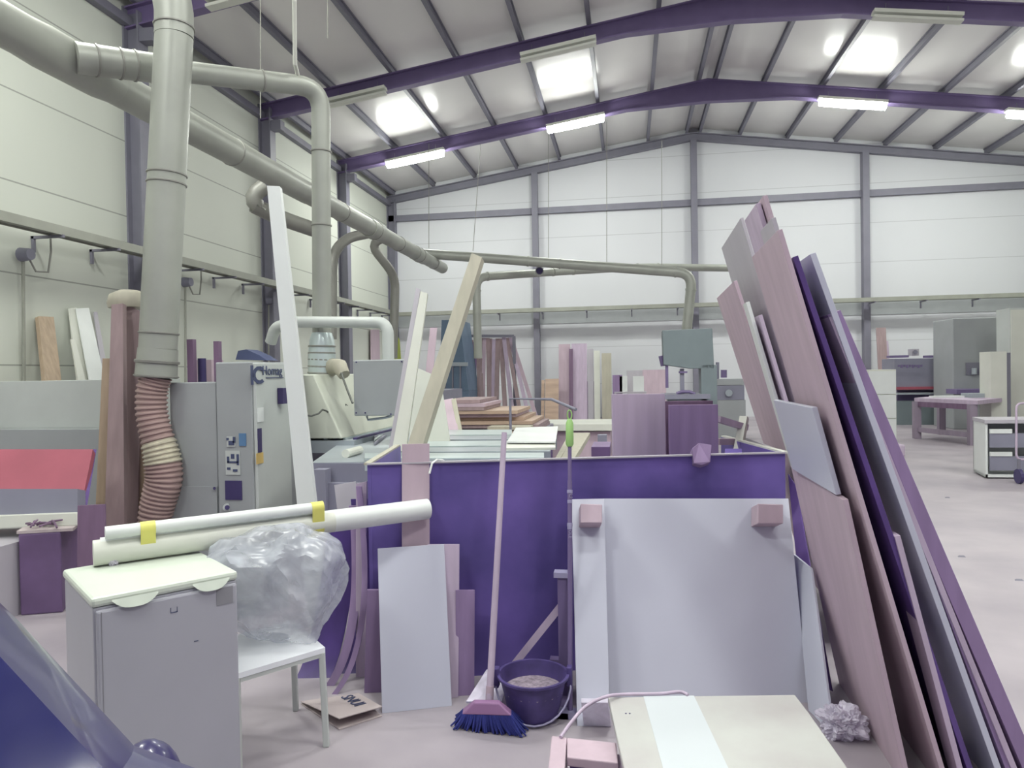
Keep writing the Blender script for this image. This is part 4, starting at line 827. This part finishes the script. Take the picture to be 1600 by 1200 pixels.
# upright metal stand with diagonal bar
st = thing('metal_stand', U(882, 1140, D=3.45), 'dark upright metal stand with a slanting bar behind the bucket', 'stand')
s0 = U(884, 1125, D=3.5); s0.z = 0; s1 = U(884, 895, D=3.55)
MB().box(s0.x-.028, s0.x+.02, s0.y-.02, s0.y+.02, 0, s1.z).build('post', 'steel', st)
MB().box(s0.x-.045, s0.x+.035, s0.y-.03, s0.y+.03, s1.z, s1.z+.025).build('cap', 'wire', st)
MB().ribbon(U(877, 946, D=3.5), U(786, 1060, D=3.6), .02, .035).build('slanting_bar', 'wood_mauve', st)
MB().box(s0.x-.2, s0.x+.12, s0.y-.2, s0.y-.14, 0, .03).build('foot_bar', 'wire', st); MB().box(s0.x-.03, s0.x+.03, s0.y-.2, s0.y+.1, .0, .028).build('foot_bar', 'steel', st)
MB().box(U(869, 1030, D=3.62).x-.03, U(869, 1030, D=3.62).x+.02, 3.55, 3.6, 0, U(869, 1027, D=3.62).z).build('small_post', 'steel', st)

# ================================================================ FOREGROUND TABLE BOARD
zt2 = .42
TL, TR, R1, R2, BLc = U(950, 1089, z=zt2), U(1242, 1085, z=zt2), U(1263, 1112, z=zt2), U(1326, 1202, z=zt2), U(978, 1215, z=zt2)
R3 = R2+(R2-R1).normalized()*.45; BL3 = BLc+(BLc-TL).normalized()*.5
tp = thing('low_table', ((TL.x+R3.x)/2, (TL.y+R3.y)/2, 0), 'worn white board on low supports in the near foreground', 'table')
def plate(pts, z0, z1, name, m, par, bev=.004): return MB().hexa([Vector((p.x, p.y, z0)) for p in pts], [Vector((p.x, p.y, z1)) for p in pts]).build(name, m, par, bev=bev)
plate([TL, BL3, R3, R1, TR], zt2-.022, zt2, 'top', 'worn_top', tp)
s_ = TL.lerp(TR, .19); s2 = TL.lerp(TR, .46); e_ = BL3.lerp(R3, .16); e2 = BL3.lerp(R3, .48)
plate([s_, e_, e2, s2], zt2, zt2+.0012, 'bright_strip', 'worn_band', tp, 0)
for p in (TL.lerp(R3, .12), TR.lerp(BL3, .12), BL3.lerp(TR, .1), R3.lerp(TL, .1)): MB().box(p.x-.04, p.x+.04, p.y-.04, p.y+.04, 0, zt2-.022).build('leg', 'wood_dark', tp)
for (x, y) in ((978, 1115), (984, 1115)): c = U(x, y, z=zt2); MB().tube([c, c+Vector((0, 0, .0015))], .003, 8).build('nail_hole', 'black', tp)
# small wooden trestle at its left
pt = thing('wooden_crate', U(912, 1200, z=.1), 'small pinkish wooden crate at the lower edge, left of the worn board', 'crate')
z3 = .38
q = [U(886, 1152, z=z3), U(963, 1160, z=z3), U(966, 1192, z=z3), U(886, 1183, z=z3)]
plate(q, z3-.03, z3, 'top_board', 'wood_pink', pt)
q2 = [U(862, 1149, z=z3), U(886, 1152, z=z3), U(882, 1205, z=z3), U(856, 1205, z=z3)]
plate(q2, 0, z3, 'left_post', 'wood_pink', pt)
q3 = [U(964, 1178, z=z3-.02), U(974, 1178, z=z3-.02), U(978, 1215, z=z3-.02), U(967, 1215, z=z3-.02)]
plate(q3, 0, z3-.02, 'right_post', 'wood_mauve', pt)
cc = sum(q, Vector())/4; plate([U(890, 1163, z=z3), U(960, 1168, z=z3), U(960, 1185, z=z3), U(890, 1180, z=z3)], 0, z3-.03, 'opening_shade', 'dark_ply', pt)  # dark board painted as the shade inside the crate
# cord
cp = [U(876, 1152, z=.385), U(893, 1128, z=.40), U(915, 1104, z=.42), U(945, 1089, z=.44), U(975, 1085, z=.428), U(1030, 1084, z=.427), U(1062, 1081, z=.427), U(1075, 1086, z=.425)]
cpp = []
for i in range(len(cp)-1):
    for k in range(4):
        f = k/4; g0, g1_, g2, g3 = cp[max(i-1, 0)], cp[i], cp[i+1], cp[min(i+2, len(cp)-1)]
        cpp.append(.5*((2*g1_)+(g2-g0)*f+(2*g0-5*g1_+4*g2-g3)*f*f+(-g0+3*g1_-3*g2+g3)*f**3))
cpp.append(cp[-1]); MB().tube(cpp, .006, 8).build('cord', 'wood_mauve', label='grey cord lying along the far edge of the worn white board', cat='cord', smooth=60)
a = MB(); 
slabq('plastic_tub', [(908, 1098, Dq(3.12)), (950, 1098, Dq(3.12)), (955, 1136, dict(z=0)), (912, 1134, dict(z=0))], .02, 'film', 'small clear plastic piece at the foot of the narrow white board', 'plastic piece')
# cardboard on the floor
q = [U(470, 1097, z=.012), U(560, 1084, z=.012), U(597, 1116, z=.012), U(530, 1137, z=.012)]
cb = thing('cardboard_sheet', q[0].lerp(q[2], .5)*1.0-Vector((0, 0, .012)), 'flattened pinkish cardboard with handwriting on the floor beside the chair', 'cardboard')
plate(q, 0, .006, 'lower_flap', 'card', cb, .001); 
q2 = [v.copy() for v in q]; q2[3].z = .05; q2[2].z = .045
MB().hexa(q2, [v+Vector((0, 0, .004)) for v in q2]).build('upper_flap', 'card', cb)
ux = (q[2]-q[3]).normalized(); uy = (q[0]-q[3]).normalized()
tx = (q2[2]-q2[1]).normalized(); nz = (q2[2]-q2[1]).cross(q2[0]-q2[1]).normalized(); nz = nz if nz.z > 0 else -nz
text('SNUI', 'handwriting', q2[0].lerp(q2[1], .62).lerp(q2[3].lerp(q2[2], .62), .12)+nz*.007, tx, nz.cross(tx), .085, 'ink', cb, .002)

# ================================================================ CHAIR AND BAG
zs_ = .46
Ac, Bc = Vector((-1.31, 2.90, 0)), Vector((-1.60, 3.20, 0)); ca = Vector((-1.545, 2.60, 0))-Ac; Cc = Ac+ca*1.0; Dc = Bc+ca
ch = thing('chair', (Ac+Bc+Cc+Dc)/4, 'white chair with grey metal legs behind the fridge, a plastic bag on it', 'chair')
nx = 8; vs = []; fs = []
for th_ in (0, 1):
    for i in range(nx+1):
        for j in range(nx+1):
            u_, v_ = i/nx, j/nx; p = Ac*(1-u_)*(1-v_)+Cc*u_*(1-v_)+Bc*v_*(1-u_)+Dc*u_*v_
            edge = max(abs(u_-.5), abs(v_-.5))*2
            z = zs_-.018*math.sin(math.pi*u_)*math.sin(math.pi*v_)-(.03*max(0, (edge-.85)/.15)**2)-th_*.022
            vs.append(Vector((p.x, p.y, z)))
n1 = (nx+1)**2; id_ = lambda t_, i, j: t_*n1+i*(nx+1)+j
for i in range(nx):
    for j in range(nx):
        fs.append((id_(0, i, j), id_(0, i+1, j), id_(0, i+1, j+1), id_(0, i, j+1))); fs.append((id_(1, i, j), id_(1, i, j+1), id_(1, i+1, j+1), id_(1, i+1, j)))
for i in range(nx):
    fs += [(id_(0, i, 0), id_(1, i, 0), id_(1, i+1, 0), id_(0, i+1, 0)), (id_(0, i, nx), id_(0, i+1, nx), id_(1, i+1, nx), id_(1, i, nx)), (id_(0, 0, i), id_(0, 0, i+1), id_(1, 0, i+1), id_(1, 0, i)), (id_(0, nx, i), id_(1, nx, i), id_(1, nx, i+1), id_(0, nx, i+1))]
MB().add(vs, fs).build('seat', 'seat_white', ch, smooth=60)
ctr = (Ac+Bc+Cc+Dc)/4
ins = [p.lerp(ctr, .06) for p in (Ac, Bc, Dc, Cc)]
for k_, p in enumerate(ins):
    q_ = p if k_ != 3 else Cc+(Dc-Cc)*.03
    MB().ribbon(Vector((q_.x, q_.y, 0))+(p-ctr)*(.05 if k_ != 3 else 0), Vector((q_.x, q_.y, zs_-.05)), .028, .026, Vector((1, .3, 0))).build('leg', 'paint_light', ch, bev=.004)
for i in range(4):
    a, b = ins[i], ins[(i+1) % 4]; MB().ribbon(a+Vector((0, 0, zs_-.055)), b+Vector((0, 0, zs_-.055)), .02, .03).build('seat_frame', 'paint_light', ch)
MB().slab([Bc.lerp(Dc, .05)+Vector((0, 0, .5)), Dc.lerp(Bc, .05)+Vector((0, 0, .5)), Dc.lerp(Bc, .08)+Vector((-.03, .03, .86)), Bc.lerp(Dc, .08)+Vector((-.03, .03, .86))], .02).build('backrest', 'white', ch, bev=.006)
bg = ctr+Vector((.02, .02, zs_+.215))
def sack(c, rx, ry, rz, name, m, label, cat):
    import bmesh
    b = bmesh.new(); bmesh.ops.create_icosphere(b, subdivisions=5, radius=1); me = MB()
    pw = lambda v, e: math.copysign(abs(v)**e, v)
    for v in b.verts:
        p = Vector((pw(v.co.x, .72), pw(v.co.y, .72), pw(v.co.z, .8)))
        ridge = 1-abs(noise.noise(Vector((v.co.x*2.2, v.co.y*2.2, v.co.z*.9))+Vector((4, 1, 2))))*2
        fine = 1-abs(noise.noise(v.co*4.3+Vector((v.co.z*1.5, 7, 0))))*2
        big = noise.noise(v.co*1.1+Vector((0, 5, 1)))
        k = 1+.10*ridge+.05*fine+.22*big
        low = max(0, -v.co.z); sx_ = 1-.38*low+.05*v.co.z
        me.v.append(Vector(c)+R0*(p.x*rx*k*sx_+.05*v.co.z*(-1))+FH*p.y*ry*k*sx_+Vector((0, 0, max(p.z*k, -.97)*rz+.03*math.sin(3*v.co.x)*(v.co.z > 0)*v.co.z)))
    me.f = [tuple(v.index for v in f.verts) for f in b.faces]; b.free()
    return me.build(name, m, None, smooth=28, label=label, cat=cat)
sack(bg, .27, .2, .235, 'plastic_bag', 'bag', 'crumpled clear plastic bag sitting on the white chair', 'bag')

# ================================================================ FRIDGE AND PAPER ROLLS
FN, FRr, FLl = Vector((-1.83, 2.18, 0)), Vector((-1.512, 2.56, 0)), Vector((-2.23, 2.51, 0))
sc_ = 1.0; FB = FRr+FLl-FN
fg = thing('fridge', (FN+FB)/2, 'worn grey under-counter fridge with a white top in the left foreground', 'fridge')
ex = lambda k: [c_+(c_-(FN+FB)/2)*k for c_ in (FN, FRr, FB, FLl)]
plate(ex(-.012), 0.02, .815, 'body', 'fridge', fg, .006)
plate(ex(.012), .815, .85, 'top', 'fridge_top', fg, .012)
n_f = (FRr-FN).normalized().cross(Vector((0, 0, 1))); u_f = (FRr-FN).normalized(); W_ = (FRr-FN).length
def fpt(u_, z, off): return FN+u_f*u_*W_+n_f*off+Vector((0, 0, z))
FD = None
def fplate(u0, u1, z0, z1, off0, off1, name, m, bev=.004):
    return MB().hexa([fpt(u0, z0, off0), fpt(u1, z0, off0), fpt(u1, z0, off1), fpt(u0, z0, off1)], [fpt(u0, z1, off0), fpt(u1, z1, off0), fpt(u1, z1, off1), fpt(u0, z1, off1)]).build(name, m, FD or fg, bev=bev)
FD = fplate(.02, .99, .05, .805, -.01, .012, 'door', 'fridge', .008)
fplate(.05, .055, .06, .80, .012, .0135, 'door_seam', 'smudge', 0)
for (u0, u1) in ((.12, .42), (.66, .93)):
    m_ = MB(); n = 12; P = []
    for k in range(n+1):
        f = k/n; P.append((u0+(u1-u0)*f, .03*(1-(abs(2*f-1))**3)))
    top = [fpt(u_, .835, .012) for u_, d in P]; bot = [fpt(u_, .835-d-.004, .016+.012*math.sin(math.pi*i_/n)) for i_, (u_, d) in enumerate(P)]
    vs = top+bot+[v-n_f*.02 for v in top+bot]; fs = [(i_, i_+1, n+2+i_, n+1+i_) for i_ in range(n)]; fs += [tuple(j+2*(n+1) for j in f_[::-1]) for f_ in fs]
    m_.add(vs, fs); m_.build('handle_lip', 'fridge_top', fg, smooth=50)
fplate(.83, .955, .735, .80, .0125, .0135, 'worn_patch', 'smudge', 0)
for (u_, z, w) in ((.5, .745, .004), (.545, .745, .004)): fplate(u_, u_+w, z, z+.02, .0125, .0135, 'scratch', 'ink', 0)
fplate(.5, .55, .745, .748, .0125, .0135, 'scratch', 'ink', 0); fplate(.66, .69, .62, .623, .0125, .0135, 'scratch', 'ink', 0)
# paper rolls taped together
rA, rB = U(157, 861, z=.907), U(668, 795, z=.907)
rl = thing('paper_roll_bundle', rA.lerp(rB, .3)-Vector((0, 0, .055)), 'three long white paper rolls taped together with yellow tape, lying on the fridge', 'paper rolls')
MB().tube([rA, rB], [.054, .052], 24, True).build('large_roll', 'white', rl, smooth=50)
sA, sB = U(164, 833, z=.985), U(498, 793, z=.985)
MB().tube([sA, sB], .026, 18).build('thin_roll', 'white', rl, smooth=50)
rC = rA.lerp(rB, .0)-FH*.02+Vector((0, 0, -.006)); MB().tube([rA-(rB-rA).normalized()*.02-FH*.012+Vector((0, 0, -.004)), rA.lerp(rB, .66)-FH*.008], [.052, .05], 22).build('inner_roll', 'offwhite', rl, smooth=50)
for q_ in (.115, .60):
    c1_ = rA.lerp(rB, q_); dd_ = (rB-rA).normalized(); f = (c1_-sA).dot((sB-sA).normalized()); c2_ = sA+(sB-sA).normalized()*f
    pts2 = []
    up_ = (c2_-c1_).normalized(); sd = dd_.cross(up_).normalized(); up_ = sd.cross(dd_)
    for k in range(13): a = math.pi*(k/12); pts2.append((c2_, .0285, a))
    for k in range(13): a = math.pi+math.pi*(k/12); pts2.append((c1_, .057, a))
    ring0 = [c_+(sd*math.cos(a)+up_*math.sin(a))*r_ for c_, r_, a in pts2]
    vs = []
    for off in (-.028, .028): vs += [p+dd_*off for p in ring0]
    for off in (.028, -.028): vs += [p+dd_*off-((p-(c1_+c2_)/2).normalized()*.003) for p in ring0]
    n = len(ring0); fs = [(r_*n+k, r_*n+(k+1) % n, ((r_+1) % 4)*n+(k+1) % n, ((r_+1) % 4)*n+k) for r_ in range(4) for k in range(n)]
    MB().add(vs, fs).build('yellow_tape', 'yellow', rl, smooth=50)
p = U(178, 883, z=.85); crumple(p+Vector((0, 0, .018)), .02, .02, .022, 'crumpled_ball', 'film', 'small crumpled clear ball on the fridge top below the rolls', 'ball', sub=3, amp=.5, freq=3, seed=9)

# ================================================================ CAR, LOWER LEFT CORNER
cr = thing('car', R0*-1.2+FH*.5, 'dark blue car in the lower left corner, windscreen pillar in view', 'car')
def cpnt(x, y, z): return R0*(x+.02)+FH*y+Vector((0, 0, z+(.055 if z > .5 else 0)))
prof = [(-.18, .25), (-.16, .45), (-.2, .66), (-.34, .78), (-.52, .85), (-.66, .905), (-.77, 1.03), (-.88, 1.155), (-1.0, 1.275), (-1.14, 1.385), (-1.32, 1.47), (-1.6, 1.52), (-2.2, 1.54), (-2.9, 1.5)]
ys_ = [-.42, -.38, -.28, .0, .3, .6, .9, 1.15, 1.27, 1.33, 1.35]
def drop(y, i):
    e = max(0, (y-1.0)/.35, (-.1-y)/.32); return .10*e**2.2*(1 if i > 1 else .3)
vs = []; 
for i, (x, z) in enumerate(prof):
    for y in ys_: d_ = drop(y, i); vs.append(cpnt(x-d_*.9, y, z-d_*(.55 if i > 1 else 0)))
ny = len(ys_)
def strip(i0, i1, j0, j1, name, m, lift=0):
    a = MB(); ids = {}
    top = []
    for i in range(i0, i1+1):
        for j in range(j0, j1+1): top.append(vs[i*ny+j])
    w = j1-j0+1; fs = [(r_*w+c_, r_*w+c_+1, (r_+1)*w+c_+1, (r_+1)*w+c_) for r_ in range(i1-i0) for c_ in range(j1-j0)]
    under = [v+Vector((-.02, 0, -.02)) for v in top]; n = len(top)
    fs2 = [tuple(k+n for k in f[::-1]) for f in fs]; rim = []
    bd = [r_*w for r_ in range(i1-i0+1)]
    a.add(top+under, fs+fs2); return a.build(name, m, cr, smooth=60)
strip(0, 5, 0, ny-1, 'bonnet', 'car_paint'); strip(5, 10, 2, 7, 'windscreen', 'car_glass'); strip(5, 10, 7, ny-1, 'windscreen_pillar', 'car_paint'); strip(5, 10, 0, 2, 'windscreen_pillar', 'car_paint'); strip(10, 13, 0, ny-1, 'roof', 'car_paint')
# far and near flanks, down to the sills
for j, s in ((ny-1, 1), (0, -1)):
    up_ = [vs[i*ny+j] for i in range(len(prof))]; lo = [Vector((v.x, v.y, .25)) for v in up_]; n = len(up_)
    off = FH*(-.02*s); a = MB(); a.add(up_+lo+[v+off for v in up_+lo], [(k, k+1, n+k+1, n+k) for k in range(n-1)]+[(2*n+k, 3*n+k, 3*n+k+1, 2*n+k+1) for k in range(n-1)]); a.build('flank', 'car_paint', cr)
for x in (-.6, -2.4):
    for y in (-.3, 1.22): MB().tube([cpnt(x, y-.09, .3), cpnt(x, y+.09, .3)], .3, 24).build('wheel', 'black', cr, smooth=50)
c = U(236, 1218, D=1.42)
mv = MB(); 
import bmesh
b_ = bmesh.new(); bmesh.ops.create_icosphere(b_, subdivisions=3, radius=1)
for v in b_.verts: mv.v.append(c+R0*v.co.x*.055+FH*v.co.y*.07+Vector((0, 0, v.co.z*.072-(.02*v.co.x))))
mv.f = [tuple(v.index for v in f.verts) for f in b_.faces]; b_.free(); mv.build('wing_mirror', 'car_paint', cr, smooth=60)
MB().tube([c-Vector((0, 0, .03)), cpnt(-.70, 1.30, .80)], .015, 8).build('mirror_stalk', 'black', cr)
for o in bpy.data.objects:
    if '_o' in o: del o['_o']
